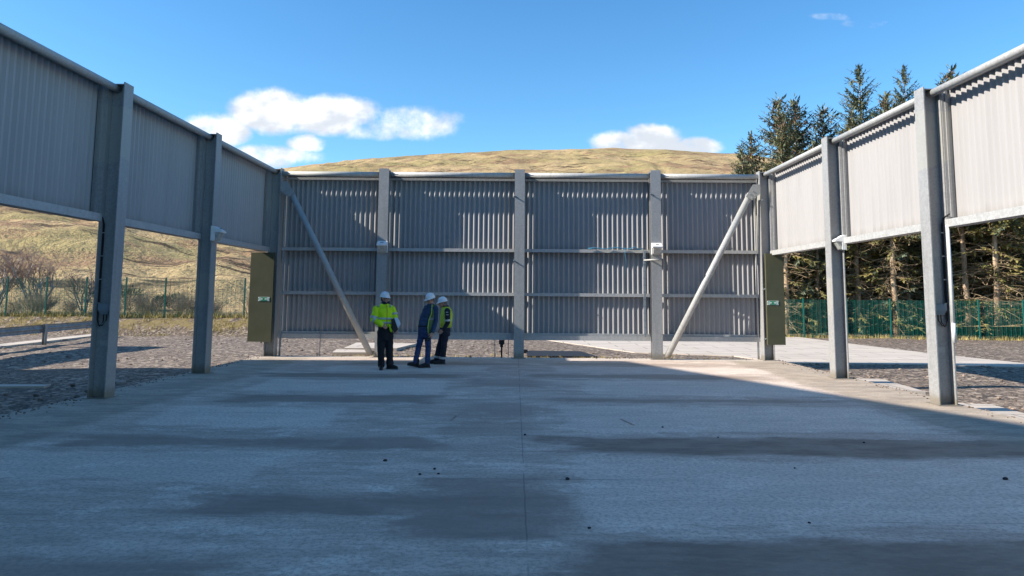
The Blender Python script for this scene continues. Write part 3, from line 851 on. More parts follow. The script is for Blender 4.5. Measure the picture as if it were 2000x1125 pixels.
# ------------------------------------------------------------------ trees
def rnd(a, b): return random.uniform(a, b)
def spray(mb, p, d, L, w, mi):
    """narrow leaf-shaped face pair"""
    d = d.normalized()
    s = d.cross(Vector((rnd(-.5, .5), rnd(-.5, .5), 1))).normalized() * w
    m_ = p + d * L * .45
    k = Vector((0, 0, -.06 * L))
    mb.add([p, m_ + s + k, p + d * L, m_ - s + k], [(0, 1, 2, 3)], mi)
def spruce_mesh(seed, H, cb, Rm, cones, dead=0, sparse=1.0, yellow=.12):
    random.seed(seed)
    tr = MB(); n = 10
    wob = [(rnd(-.06, .06), rnd(-.06, .06)) for _ in range(n + 1)]
    tp = [Vector((wob[i][0], wob[i][1], H * i / n - (.3 if i == 0 else 0))) for i in range(n + 1)]
    tr.tube(tp, [max(.012, .17 * (H / 14) * (1 - i / n) ** .8) for i in range(n + 1)], 8)
    cr = MB(); cn_ = MB(); dd = MB()
    z = cb
    while z < H - .15:
        t = (z - cb) / (H - cb)
        r = Rm * (1 - t) ** .8 + .14
        nb = random.randint(5, 8) if t < .9 else 4
        for k in range(nb):
            if rnd(0, 1) > sparse: continue
            a = rnd(0, 6.283); Lb = r * rnd(.45, 1.25)
            el_ = rnd(-.15, .15) + (.75 * t ** 1.5) - .12
            d = Vector((math.cos(a) * math.cos(el_), math.sin(a) * math.cos(el_), math.sin(el_)))
            base = Vector((0, 0, z + rnd(-.15, .15)))
            pts = [base + d * Lb * q + Vector((0, 0, (-.28 * (1 - t) * math.sin(q * 2.4) + .22 * q * q) * Lb * .5)) for q in (0, .33, .66, 1)]
            cr.tube(pts, [.022, .016, .01, .004], 3, 2, caps=False)
            nm = max(4, int(Lb / .085))
            for j in range(nm):
                q = (j + .6) / nm
                if q < .12: continue
                i0 = min(2, int(q * 3)); f = q * 3 - i0
                p = pts[i0].lerp(pts[i0 + 1], f); ax = (pts[i0 + 1] - pts[i0]).normalized()
                side = ax.cross(Vector((0, 0, 1))).normalized()
                mi = 1 if rnd(0, 1) < yellow * (1.3 - t) else 0
                for sg in (-1, 1):
                    sl = rnd(.2, .42) * (.55 + .45 * (1 - t)) * (1.15 - .5 * q)
                    dr = (ax * rnd(.5, 1.1) + side * sg * rnd(.5, 1.0) + Vector((0, 0, rnd(-.55, .25))))
                    spray(cr, p, dr, sl, sl * .17, mi)
                if rnd(0, 1) < .75:
                    sl = rnd(.15, .34); spray(cr, p, ax * .5 + Vector((rnd(-.3, .3), rnd(-.3, .3), rnd(-.95, -.1))), sl, sl * .18, mi)
                if rnd(0, 1) < .5:
                    sl = rnd(.12, .26); spray(cr, p, ax * .7 + Vector((rnd(-.3, .3), rnd(-.3, .3), rnd(.2, .8))), sl, sl * .16, mi)
                if cones and t > 1 - cones and rnd(0, 1) < .3 and q > .3:
                    cp2 = p + Vector((rnd(-.05, .05), rnd(-.05, .05), -.03))
                    cn_.tube([cp2, cp2 + Vector((0, 0, -.06)), cp2 + Vector((0, 0, -.14))], [.012, .036, .01], 5)
            spray(cr, pts[3], (pts[3] - pts[2]), .3, .045, 0)
        z += rnd(.20, .34) * (1.0 - .45 * t) * (H / 14)
    for k in range(6): spray(cr, Vector((0, 0, H - .5 + k * .12)), Vector((rnd(-.4, .4), rnd(-.4, .4), .6)), .28, .035, 0)
    for k in range(dead):
        zz = rnd(.5, cb + 1.0); a = rnd(0, 6.283); Lb = rnd(.7, 2.3)
        d = Vector((math.cos(a), math.sin(a), rnd(-.25, .15)))
        pts = [Vector((0, 0, zz)) + d * Lb * q + Vector((0, 0, -.25 * Lb * q * q + .12 * Lb * q ** 3)) for q in (0, .35, .7, 1)]
        dd.tube(pts, [.024, .017, .011, .004], 3, caps=False)
        for j in range(random.randint(5, 10)):
            q = rnd(.2, .98); i0 = min(2, int(q * 3)); p = pts[i0].lerp(pts[i0 + 1], q * 3 - i0)
            e = p + Vector((rnd(-1, 1), rnd(-1, 1), rnd(-.7, .35))).normalized() * rnd(.2, .6)
            dd.tube([p, (p + e) / 2 + Vector((0, 0, rnd(-.06, .06))), e], [.008, .006, .003], 3, caps=False)
            if rnd(0, 1) < .5: spray(dd, e, e - p, .2, .03, 0)
        if rnd(0, 1) < .36:
            for j in range(22):
                q = rnd(.4, 1); i0 = min(2, int(q * 3)); p = pts[i0].lerp(pts[i0 + 1], q * 3 - i0)
                sl = rnd(.2, .4); spray(cr, p, d + Vector((rnd(-1, 1), rnd(-1, 1), rnd(-.9, .2))), sl, sl * .18, 1)
    return tr, cr, cn_, dd
def tree_proto(seed, label, *a, **k):
    tr, cr, cn_, dd = spruce_mesh(seed, *a, **k)
    t = thing('spruce_tree', label, 'tree')
    tr.build('trunk', 'bark', t, True)
    if cn_.v: cr.add(cn_.v, cn_.f, 3)
    cr.build('crown', ['spruce needles', 'yellowish needles', 'dead twigs', 'spruce cones'], t)
    if dd.v: dd.build('dead_branches', 'dead twigs', t)
    return t
# kinds: cone-topped spire, full dark spire, bare-stemmed plantation tree (two)
P1 = tree_proto(11, 'x', 13.0, 1.0, 3.3, .42, dead=8, sparse=.78)
P2 = tree_proto(12, 'x', 15.5, 1.2, 4.3, 0, dead=8, sparse=.78)
P3 = tree_proto(13, 'x', 14.0, 6.0, 2.2, .15, dead=95, sparse=.9, yellow=.45)
P4 = tree_proto(14, 'x', 13.5, 5.2, 2.1, 0, dead=110, sparse=.8, yellow=.5)
P5 = tree_proto(15, 'x', 12.0, 2.2, 2.2, 0, dead=45, sparse=.75, yellow=.45)
used = set()
def plant(P, x, y, H0, H, label, group, rz=None, wide=1.0):
    s = H / H0
    rz = rnd(0, 6.28) if rz is None else rz
    if P not in used:
        used.add(P); o = P; o.location = (x, y, G); o.rotation_euler = (0, 0, rz); o['label'] = label; o['group'] = group
    else:
        o = dup(P, (x, y, G), rz, 1, label, group)
    o.scale = (s * wide, s * wide, s)
    return o
SK = 'spruces topping the right wall'
random.seed(3)
plant(P1, 15.86, 43, 13.0, 14.3, 'slim spruce with cone laden tip, leftmost tall spire above the right wall', SK)
plant(P1, 17.5, 44.5, 13.0, 14.6, 'bushy reddish coned spruce second from left above the right wall', SK, wide=1.15)
plant(P1, 19.75, 45.5, 13.0, 14.4, 'shorter spruce with pink tipped cones just left of the tallest tree', SK)
plant(P2, 20.9, 43, 15.5, 16.2, 'tallest and broadest dark spruce above the right wall', SK)
plant(P2, 25.3, 46, 15.5, 17.2, 'narrow dark spruce spire behind the top of the nearest right post', SK, wide=.8)
plant(P1, 28.3, 46, 13.0, 17.1, 'coned spruce tip peeping over the rail at the right edge', SK)
plant(P1, 14.5, 44, 13.0, 12.2, 'small drooping spruce left of the first spire above the right wall', SK)
plant(P5, 13.3, 42, 12.0, 10.9, 'low olive green spruce at the left end of the forest', SK)
plant(P2, 13.1, 45.5, 15.5, 9.4, 'young spruce at the very left edge of the forest, before the hill', SK)
plant(P5, 18.4, 42.5, 12, 11.5, 'yellowish green spruce below the second spire, just over the rail', SK)
FR = 'bare stemmed spruces along the forest edge'
plant(P3, 15.06, 40.3, 14, 12.5, 'thin pale trunk beside the right olive panel', FR)
plant(P4, 19.35, 41, 13.5, 13, 'dark bare trunk right of the sunlit bulkhead light', FR)
plant(P3, 20.75, 39.7, 14, 13.5, 'bright pale straight trunk halfway between the right posts', FR)
plant(P4, 22.7, 42, 13.5, 13.2, 'spruce trunk just left of the nearest right post', FR)
plant(P3, 24.86, 40, 14, 14.6, 'leaning brown trunk just right of the nearest right post', FR)
plant(P3, 26.0, 39.2, 14, 14.2, 'bright pale trunk with green low sprays right of the white pipe', FR)
plant(P4, 26.95, 40.5, 13.5, 14.5, 'orange brown trunk with bare side twigs near the right edge', FR)
plant(P5, 28.0, 41, 12, 13.2, 'slanting trunk at the right edge of the picture behind the fence', FR)
plant(P5, 17.2, 41.2, 12, 11.0, 'yellow green spruce behind the fence between light and corner', FR)
GI = 'spruces deep inside the forest'
random.seed(21)
cnt = 0
for row, y in enumerate((42.5, 44.8, 47.0, 49.5, 52.5, 56, 60)):
    x = 13.2 + row * 1.3 + rnd(0, 1.5)
    while x < 36 + row * 4 and cnt < 110:
        P = random.choice((P3, P4, P4, P5, P5, P2) if row > 2 else (P3, P4, P3, P4, P5))
        H0 = {P1: 13.0, P2: 15.5, P3: 14.0, P4: 13.5, P5: 12.0}[P]
        H = rnd(8.5, 11.0) if x < 21 else rnd(9.5, 12.5)
        plant(P, x + rnd(-.4, .4), y + rnd(-.8, .8), H0, H, 'dark crowded spruce standing inside the forest behind the green fence', GI)
        x += rnd(2.3, 3.4) if row < 3 else rnd(1.4, 2.1); cnt += 1

# bare birches and scrub on the left
def bare_mesh(seed, H, spread, lv=4, stems=3, twigs=1.0, r0=.06):
    random.seed(seed); st = MB(); tw = MB()
    def grow(p, d, L, r, l):
        mid = p + d * L * .5 + Vector((rnd(-.05, .05), rnd(-.05, .05), 0)) * L
        e = p + d * L
        (st if l < 2 else tw).tube([p, mid, e], [r, r * .8, r * .6], 5 if l < 2 else 3, caps=False)
        if l >= lv: return
        for k in range(random.randint(3, 4) if l else random.randint(4, 6)):
            q = rnd(.35, 1.0); b0 = p.lerp(e, q)
            nd = (d + Vector((rnd(-1, 1) * spread, rnd(-1, 1) * spread, rnd(-.15, .45)))).normalized()
            grow(b0, nd, L * rnd(.45, .72), r * .5, l + 1)
    for s in range(stems):
        a = rnd(0, 6.28)
        grow(Vector((rnd(-.15, .15), rnd(-.15, .15), -.2)), Vector((math.cos(a) * spread * .55, math.sin(a) * spread * .55, 1)).normalized(), H * rnd(.4, .55), r0, 0)
    return st, tw
def bare(name, cat, seed, mats, label, group, **k):
    st, tw = bare_mesh(seed, **k)
    t = thing(name, label, cat, group=group)
    st.build('trunk' if cat == 'tree' else 'stems', mats[0], t, True); tw.build('crown' if cat == 'tree' else 'twigs', mats[1], t)
    return t
B1 = bare('bare_birch', 'tree', 31, ('birch bark', 'purple twigs'), 'leafless birch with pale stems and purple twigs behind the left fence, at the picture edge', 'leafless birches', H=4.3, spread=.8, lv=5, stems=5)
B1.location = (-30.2, 41.5, .6)
dup(B1, (-28.0, 42.0, .6), 2.0, 1.0, 'leafless birch with forking pale stems right of the one at the edge', 'leafless birches')
dup(B1, (-26.2, 43.5, .6), 4.0, .75, 'shorter leafless birch, rightmost of the birches behind the left fence', 'leafless birches')
dup(B1, (-33.0, 43.5, .6), 5.0, 1.05, 'leafless birch farthest left behind the fence, mostly outside the picture', 'leafless birches')
S1 = bare('bare_shrub', 'shrub', 41, ('scrub twigs', 'scrub twigs'), 's', 'bare scrub behind the left fence', H=2.5, spread=1.0, lv=4, stems=13, r0=.022)
S2 = bare('bare_shrub', 'shrub', 42, ('scrub twigs', 'purple twigs'), 's', 'bare scrub behind the left fence', H=2.3, spread=1.1, lv=4, stems=14, r0=.02)
random.seed(5)
for i, x in enumerate([-32 + .95 * q for q in range(22)]):
    src = (S1, S2)[i % 2]; loc = (x + rnd(-.4, .4), 38.6 + rnd(-.9, 3.4), .45); sc = rnd(.5, .95); lab = 'leafless grey brown shrub in the scrub behind the left fence'
    if i < 2: o = src; o.location = loc; o['label'] = lab; o.scale = (sc,) * 3
    else: dup(src, loc, rnd(0, 6.28), sc, lab, 'bare scrub behind the left fence')
def gorse(loc, r, label):
    random.seed(int(abs(loc[0]) * 10)); mb = MB()
    for k in range(1500):
        d = Vector((rnd(-1, 1), rnd(-1, 1), rnd(-.1, 1))).normalized(); p = Vector((d.x * r[0], d.y * r[1], d.z * r[2])) * rnd(.55, 1.0)
        p *= 1 + .25 * mnoise.noise(p * 2.0)
        spray(mb, p, d + Vector((rnd(-.7, .7), rnd(-.7, .7), rnd(-.2, .9))), .22, .03, 0)
    tag(mb.build('evergreen_bush', 'gorse green', loc=loc), label, 'bush', 'dark evergreen bushes')
gorse((-26.2, 47, 1.2), (2.2, 1.2, 1.0), 'wide dark green bush on the slope just above the left fence')
gorse((-22.6, 47.0, .9), (1.3, .9, .8), 'small dark green bush lower right of the wide one')

# dead grass in tufts: fence foot, bank, slab edge, forest edge
def grass():
    random.seed(77); mb = MB()
    def tuft(x, y, z, h, n):
        for k in range(n):
            a = rnd(0, 6.28); l = rnd(.5, 1.1) * h; w = .012 + .004 * h
            bx, by = x + rnd(-.12, .12), y + rnd(-.12, .12)
            e = Vector((bx + math.cos(a) * l * rnd(.2, .7), by + math.sin(a) * l * rnd(.2, .7), z + l))
            s = Vector((math.cos(a + 1.57), math.sin(a + 1.57), 0)) * w
            p = Vector((bx, by, z - .02)); mb.add([p - s, p + s, e], [(0, 1, 2)])
    for k in range(1500):
        x = rnd(-34, -9); tuft(x, 36.3 + rnd(-.35, .9), bank(x, 36.4) + .02, rnd(.12, .42), 5)
    for k in range(1300):
        x = rnd(-30, -8); y = rnd(34.0, 36.0)
        if mnoise.noise(Vector((x * .7, y * .9, 0))) > -.1: tuft(x, y, bank(x, y), rnd(.05, .16), 5)
    for k in range(900):
        x = rnd(10, 36); y0 = 37.8 - (x - 10.5) * .07; tuft(x, y0 + rnd(-.6, .5), G + .01, rnd(.06, .28), 5)
    for k in range(650):
        x = rnd(-6.5, 3.5) if rnd(0, 1) < .8 else rnd(3.5, 7); y = 22.6 + abs(random.gauss(0, .8))
        if mnoise.noise(Vector((x * .6, y * .6, 4))) > .0: tuft(x, y, G, rnd(.06, .16), 4) if not (.1 < x < 2.8 and y > 23.6) else None
    for k in range(120):
        x = random.choice((-7.55, 7.55)) + rnd(-.05, .05); y = rnd(9, 21); tuft(x, y, G, rnd(.1, .27), 4)
    o = mb.build('dry_grass', 'straw grass'); o['kind'] = 'stuff'
    tag(o, 'tufts of dry straw coloured grass along the fence feet and gravel edges', 'grass')
grass()
# loose larger stones in the gravel
def rubble():
    random.seed(9); mb = MB()
    for k in range(1500):
        side = rnd(0, 1)
        if side < .40: x, y = rnd(7.9, 16), rnd(11, 25)
        elif side < .7: x, y = rnd(-20, -7.7), rnd(13, 33)
        else: x, y = rnd(-7, 8), rnd(22.8, 33)
        if 7.4 < x < 16.5 and y > 22.3: continue
        if x > 0 and y > 26: continue
        r = random.choice((.014, .02, .02, .03, .045)) * rnd(.8, 1.3)
        o_ = len(mb.v); mb.ball((x, y, G + r * .3), (r * rnd(.9, 1.5), r * rnd(.8, 1.2), r * rnd(.5, .8)), seg=6, rin=4)
    for k in range(420):
        sg = random.choice((-1, 1)); x, y = sg * (7.43 - abs(random.gauss(0, .16))), rnd(8, 20.8); r = rnd(.008, .02)
        mb.ball((x, y, r * .4), (r * rnd(.9, 1.4), r, r * .7), seg=6, rin=4)
    for k in range(160):
        x, y = rnd(-6.8, 6.8), 20.93 - abs(random.gauss(0, .12)); r = rnd(.008, .02)
        mb.ball((x, y, r * .4), (r * rnd(.9, 1.4), r, r * .7), seg=6, rin=4)
    o = mb.build('loose_stones', 'stone pale'); o['kind'] = 'stuff'
    tag(o, 'loose stones scattered over the gravel around the slab', 'stones')
rubble()

# ------------------------------------------------------------------ unseen structures added to throw the yard into shade
def shed():  # out of view; added, with its outline shaped by the shadow wanted on the slab
    t = thing('shade_shed', 'tall grey metal shed added out of view beyond the left wall to shade the slab', 'shed', (-24, 8, G))
    Zs = 14.0; A = (-19.1, 15.9); k = 24
    corners = [A, (-52, 14.1), (-52, -34), (2.0, -34), (-2.5, -22.5)]
    n = len(corners)
    for i in range(n):
        p, q = Vector(corners[i]), Vector(corners[(i + 1) % n]); d = (q - p); L = d.length; d /= L; nn = Vector((d.y, -d.x))
        mb = MB(); s = 0; st = 1.0
        m_ = max(2, int(L / .5)); pts = []
        for j in range(m_ + 1):
            c = p + d * L * j / m_ + nn * (.05 if j % 2 and 0 < j < m_ else 0); pts.append((c.x + 24, c.y - 8))
        for j in range(m_):
            a_, b_ = pts[j], pts[j + 1]
            mb.add([(a_[0], a_[1], 0), (b_[0], b_[1], 0), (b_[0], b_[1], Zs - G - .2), (a_[0], a_[1], Zs - G - .2)], [(0, 1, 2, 3)])
        mb.build('wall', 'shed cladding', t)
    mb = MB(); mb.prism([(x + 24, y - 8, Zs - G - .195) for x, y in corners], (0, 0, .195)); mb.build('roof', 'galvanised steel', t)
shed()
def gantry():  # out of view; added to drop a band of shadow on the left gravel
    t = thing('shade_gantry', 'steel gantry beam added outside the left edge to shade the far gravel', 'gantry', (-21.3, 20, G))
    mb = MB(); mb.box(-.3, .3, -3, 6.0, 3.7, 4.9); mb.build('beam', 'galvanised steel', t)
    for y in (-2.5, 5.6):
        mb = MB(); mb.box(-.12, .12, y - .12, y + .12, -.1, 3.695); mb.build('post', 'galvanised steel', t)
gantry()

# ------------------------------------------------------------------ people
def remesh(mb, name, mat, parent, vox, fold=0.0, fscale=9.0, smooth=2, seed=0):
    o = mb.build(name, mat)
    r = o.modifiers.new('r', 'REMESH'); r.mode = 'VOXEL'; r.voxel_size = vox; r.adaptivity = 0
    if smooth:
        s = o.modifiers.new('s', 'SMOOTH'); s.factor = .5; s.iterations = smooth
    dg = bpy.context.evaluated_depsgraph_get(); dg.update()
    me = bpy.data.meshes.new_from_object(o.evaluated_get(dg))
    old = o.data; o.modifiers.clear(); o.data = me; bpy.data.meshes.remove(old)
    me.name = name
    if fold:
        n = len(me.vertices); co = np.empty(n * 3); me.vertices.foreach_get('co', co); co = co.reshape(-1, 3)
        nr = np.empty(n * 3); me.vertices.foreach_get('normal', nr); nr = nr.reshape(-1, 3)
        off = np.array([mnoise.noise(Vector((p[0] * fscale + seed, p[1] * fscale, p[2] * fscale * 1.7))) + .5 * mnoise.noise(Vector((p[0] * fscale * 2.3, p[1] * fscale * 2.3 + seed, p[2] * fscale * 2.9 + p[0] * 14))) for p in co])
        co += nr * (off * fold)[:, None]
        me.vertices.foreach_set('co', co.ravel()); me.update()
    me.polygons.foreach_set('use_smooth', [True] * len(me.polygons))
    o.parent = parent
    return o
def frame(fwd, up=Vector((0, 0, 1))):
    f = Vector(fwd).normalized(); r = f.cross(up).normalized(); u = r.cross(f)
    return Matrix((r, f, u)).transposed()
def head(mb, c, F):
    """c centre of the skull, F columns: right, forward, up"""
    P = lambda x, y, z: Vector(c) + F @ Vector((x, y, z))
    mb.ball(P(0, -.012, .03), (.076, .094, .092), F); mb.ball(P(0, .025, -.035), (.062, .068, .075), F)
    mb.ball(P(0, .055, -.088), (.036, .030, .026), F); mb.ball(P(0, .078, .022), (.052, .018, .014), F)
    mb.capsule(P(0, .088, .012), P(0, .108, -.026), .009, .014); mb.ball(P(-.012, .094, -.028), .009); mb.ball(P(.012, .094, -.028), .009)
    mb.ball(P(0, .083, -.058), (.026, .012, .010), F)
    for s in (-1, 1):
        mb.ball(P(s * .078, -.004, -.004), (.012, .02, .032), F); mb.ball(P(s * .042, .062, -.016), (.026, .024, .02), F)
def face_bits(t, c, F, hairmat, glasses=False):
    P = lambda x, y, z: Vector(c) + F @ Vector((x, y, z))
    for s in (-1, 1):
        e = MB(); e.ball(P(s * .031, .079, .003), (.015, .009, .0085), F, 10, 8); e.build('eye', 'eye dark', t, True)
        e = MB(); e.capsule(P(s * .014, .092, .020), P(s * .05, .080, .022), .005, .004, 6); e.build('eyebrow', hairmat, t, True)
    mth = MB(); mth.capsule(P(-.020, .092, -.060), P(.020, .092, -.060), .0055, .0055, 8); mth.build('mouth', 'lips', t, True)
    h = MB()
    for a in range(-5, 6):
        w = math.pi + a * .21 * 1.35
        h.capsule(P(.077 * math.sin(w), -.014 + .094 * math.cos(w), .02), P(.072 * math.sin(w), -.014 + .088 * math.cos(w), -.042 - .02 * (abs(a) < 3)), .010, .009, 6)
    h.build('hair', hairmat, t, True)
    if glasses:
        g = MB()
        for s in (-1, 1):
            ring = [P(s * .034 + .021 * math.cos(k * .7854), .096, .002 + .014 * math.sin(k * .7854)) for k in range(9)]
            g.tube(ring, .0028, 5)
            g.tube([P(s * .055, .094, .004), P(s * .083, .0, .006)], .0028, 5)
        g.tube([P(-.013, .098, .004), P(.013, .098, .004)], .0028, 5)
        g.build('glasses', 'eye dark', t, True)
def helmet(t, c, F):
    mb = MB(); seg = 28; rings = []
    P = lambda x, y, z: Vector(c) + F @ Vector((x, y, z))
    for i in range(10):
        th = math.pi / 2 * i / 9
        rings.append([P(.108 * math.cos(th) * math.sin(2 * math.pi * k / seg), -.012 + .128 * math.cos(th) * math.cos(2 * math.pi * k / seg), .045 + .118 * math.sin(th)) for k in range(seg)])
    brim = []
    for k in range(seg):
        w = 2 * math.pi * k / seg; fr = max(0, math.cos(w)) ** 1.5
        brim.append(P((.119) * math.sin(w), -.012 + (.138 + .040 * fr) * math.cos(w), .036 - .014 * fr))
    brim2 = [p - F @ Vector((0, 0, .006)) for p in brim]
    inner = [P(.098 * math.sin(2 * math.pi * k / seg), -.012 + .118 * math.cos(2 * math.pi * k / seg), .040) for k in range(seg)]
    allr = [inner, brim2, brim] + rings
    for r_ in allr: mb.v += [tuple(p) for p in r_]
    for j in range(len(allr) - 1):
        for k in range(seg):
            k2 = (k + 1) % seg; mb.f.append((j * seg + k, j * seg + k2, (j + 1) * seg + k2, (j + 1) * seg + k)); mb.mi.append(0)
    mb.f.append(tuple(range(seg))); mb.mi.append(0)
    for x in (-.03, 0, .03):
        mb.tube([P(x, -.012 + .128 * math.cos(a) * .995, .045 + .118 * math.sin(a) * (1.02 - abs(x) * 1.6)) for a in [.35 + .25 * q for q in range(10)]], .006, 6)
    hm = mb.build('helmet', 'helmet white', t, True)
    st = MB(); st.tube([P(-.085, .03, .03), P(-.07, .035, -.06), P(0, .05, -.115), P(.07, .035, -.06), P(.085, .03, .03)], .004, 5)
    return hm
def hand(mb, wr, d, nrm, thumb, curl=.5, s=1.0):
    """wr wrist, d hand direction, nrm palm normal (fingers curl towards it), thumb side vector"""
    wr = Vector(wr); d = Vector(d).normalized(); nrm = Vector(nrm); nrm = (nrm - d * nrm.dot(d)).normalized(); sd = d.cross(nrm)
    if sd.dot(Vector(thumb)) < 0: sd = -sd
    for q, (w0, w1) in enumerate(((.022, .030), (.008, .011), (-.007, -.010), (-.020, -.028))):
        mb.capsule(wr + sd * w0 * .7 * s, wr + d * .085 * s + sd * w1 * s, .016 * s, .0125 * s, 8)
    for (w, L) in ((.030, .070), (.0105, .080), (-.0095, .074), (-.029, .058)):
        p = wr + d * .088 * s + sd * w * s; ang = 0; r = .0088 * s
        for k, fr in enumerate((.45, .31, .24)):
            ang += curl * (.75 if k == 0 else .95)
            dd = d * math.cos(ang) + nrm * math.sin(ang) + sd * w * .9
            e = p + dd.normalized() * L * fr * s; mb.capsule(p, e, r, r * .93, 8); p = e; r *= .93
    p = wr + d * .03 * s + sd * .024 * s
    a_ = p + (d * .6 + sd * .75 + nrm * .35).normalized() * .036 * s; b_ = a_ + (d * .85 + sd * .35 + nrm * (.3 + curl * .4)).normalized() * .030 * s
    c_ = b_ + (d * .9 + nrm * (.3 + curl * .5)).normalized() * .026 * s
    mb.capsule(p, a_, .014 * s, .0115 * s, 8); mb.capsule(a_, b_, .0115 * s, .010 * s, 8); mb.capsule(b_, c_, .010 * s, .0085 * s, 8)
def boot(t, ank, d, pit=0.0, mat='boot black'):
    """boot under an ankle point, d toe direction, pit toe lift"""
    d = Vector(d); d.z = 0; d.normalize(); u = Vector((0, 0, 1)); sd = d.cross(u)
    a = Vector(ank); o = Vector((a.x, a.y, 0)) - d * .06
    dl = (d * math.cos(pit) + u * math.sin(pit)); ul = (u * math.cos(pit) - d * math.sin(pit))
    Q = lambda l, w, h: o + dl * l + sd * w + ul * h
    mb = MB()
    mb.capsule(Q(.06, 0, .17), Q(.055, 0, .06), .055, .052); mb.capsule(Q(.03, 0, .052), Q(.16, 0, .055), .046, .046); mb.capsule(Q(.12, 0, .075), Q(.22, 0, .05), .044, .043)
    mb.capsule(Q(.16, 0, .045), Q(.245, 0, .042), .045, .040)
    b = remesh(mb, 'boot', mat, t, .011, .003)
    s = MB(); n = 14; ring = []
    for k in range(n * 2):
        w = math.pi * k / n; lx = .13 + .155 * math.cos(w); wy = (.047 + .006 * math.cos(w)) * math.sin(w)
        ring.append(Q(lx, wy, .0015))
    s.prism(ring, ul * .024); s.build('sole', 'sole grey', b)
def band(t, a, b, ra, rb, mat='reflective tape', yaw=None):
    mb = MB(); mb.tube([a, b], [ra, rb], 18, caps=False); return mb.build('reflective_tape', mat, t, True)
def eband(t, rings, mat='reflective tape'):
    mb = MB(); mb.loft(rings, 28); return mb.build('reflective_tape', mat, t, True)

def vest(t, rings, front, gap, mat, th=.012, name='vest'):
    """open waistcoat: rings (centre, rx, ry, yaw); front = world angle of the opening, gap half angle"""
    mb = MB(); seg = 34; n = len(rings)
    for off in (0, th):
        for c, rx, ry, yw in rings:
            g = gap(c[2]) if callable(gap) else gap
            for k in range(seg + 1):
                w = front + g + (2 * math.pi - 2 * g) * k / seg - yw
                x, y = (rx + off) * math.cos(w), (ry + off) * math.sin(w)
                cy, sy = math.cos(yw), math.sin(yw)
                mb.v.append((c[0] + cy * x - sy * y, c[1] + sy * x + cy * y, c[2]))
    S = seg + 1; N = n * S
    for j in range(n - 1):
        for k in range(seg):
            mb.f.append((j * S + k + 1, j * S + k, (j + 1) * S + k, (j + 1) * S + k + 1)); mb.mi.append(0)
            mb.f.append((N + j * S + k, N + j * S + k + 1, N + (j + 1) * S + k + 1, N + (j + 1) * S + k)); mb.mi.append(0)
        for k in (0, seg):
            mb.f.append((j * S + k, N + j * S + k, N + (j + 1) * S + k, (j + 1) * S + k)); mb.mi.append(0)
    for j in (0, n - 1):
        for k in range(seg):
            mb.f.append((j * S + k, j * S + k + 1, N + j * S + k + 1, N + j * S + k)); mb.mi.append(0)
    return mb.build(name, mat, t, True)

V = Vector
def lerp(a, b, q): return V(a).lerp(V(b), q)

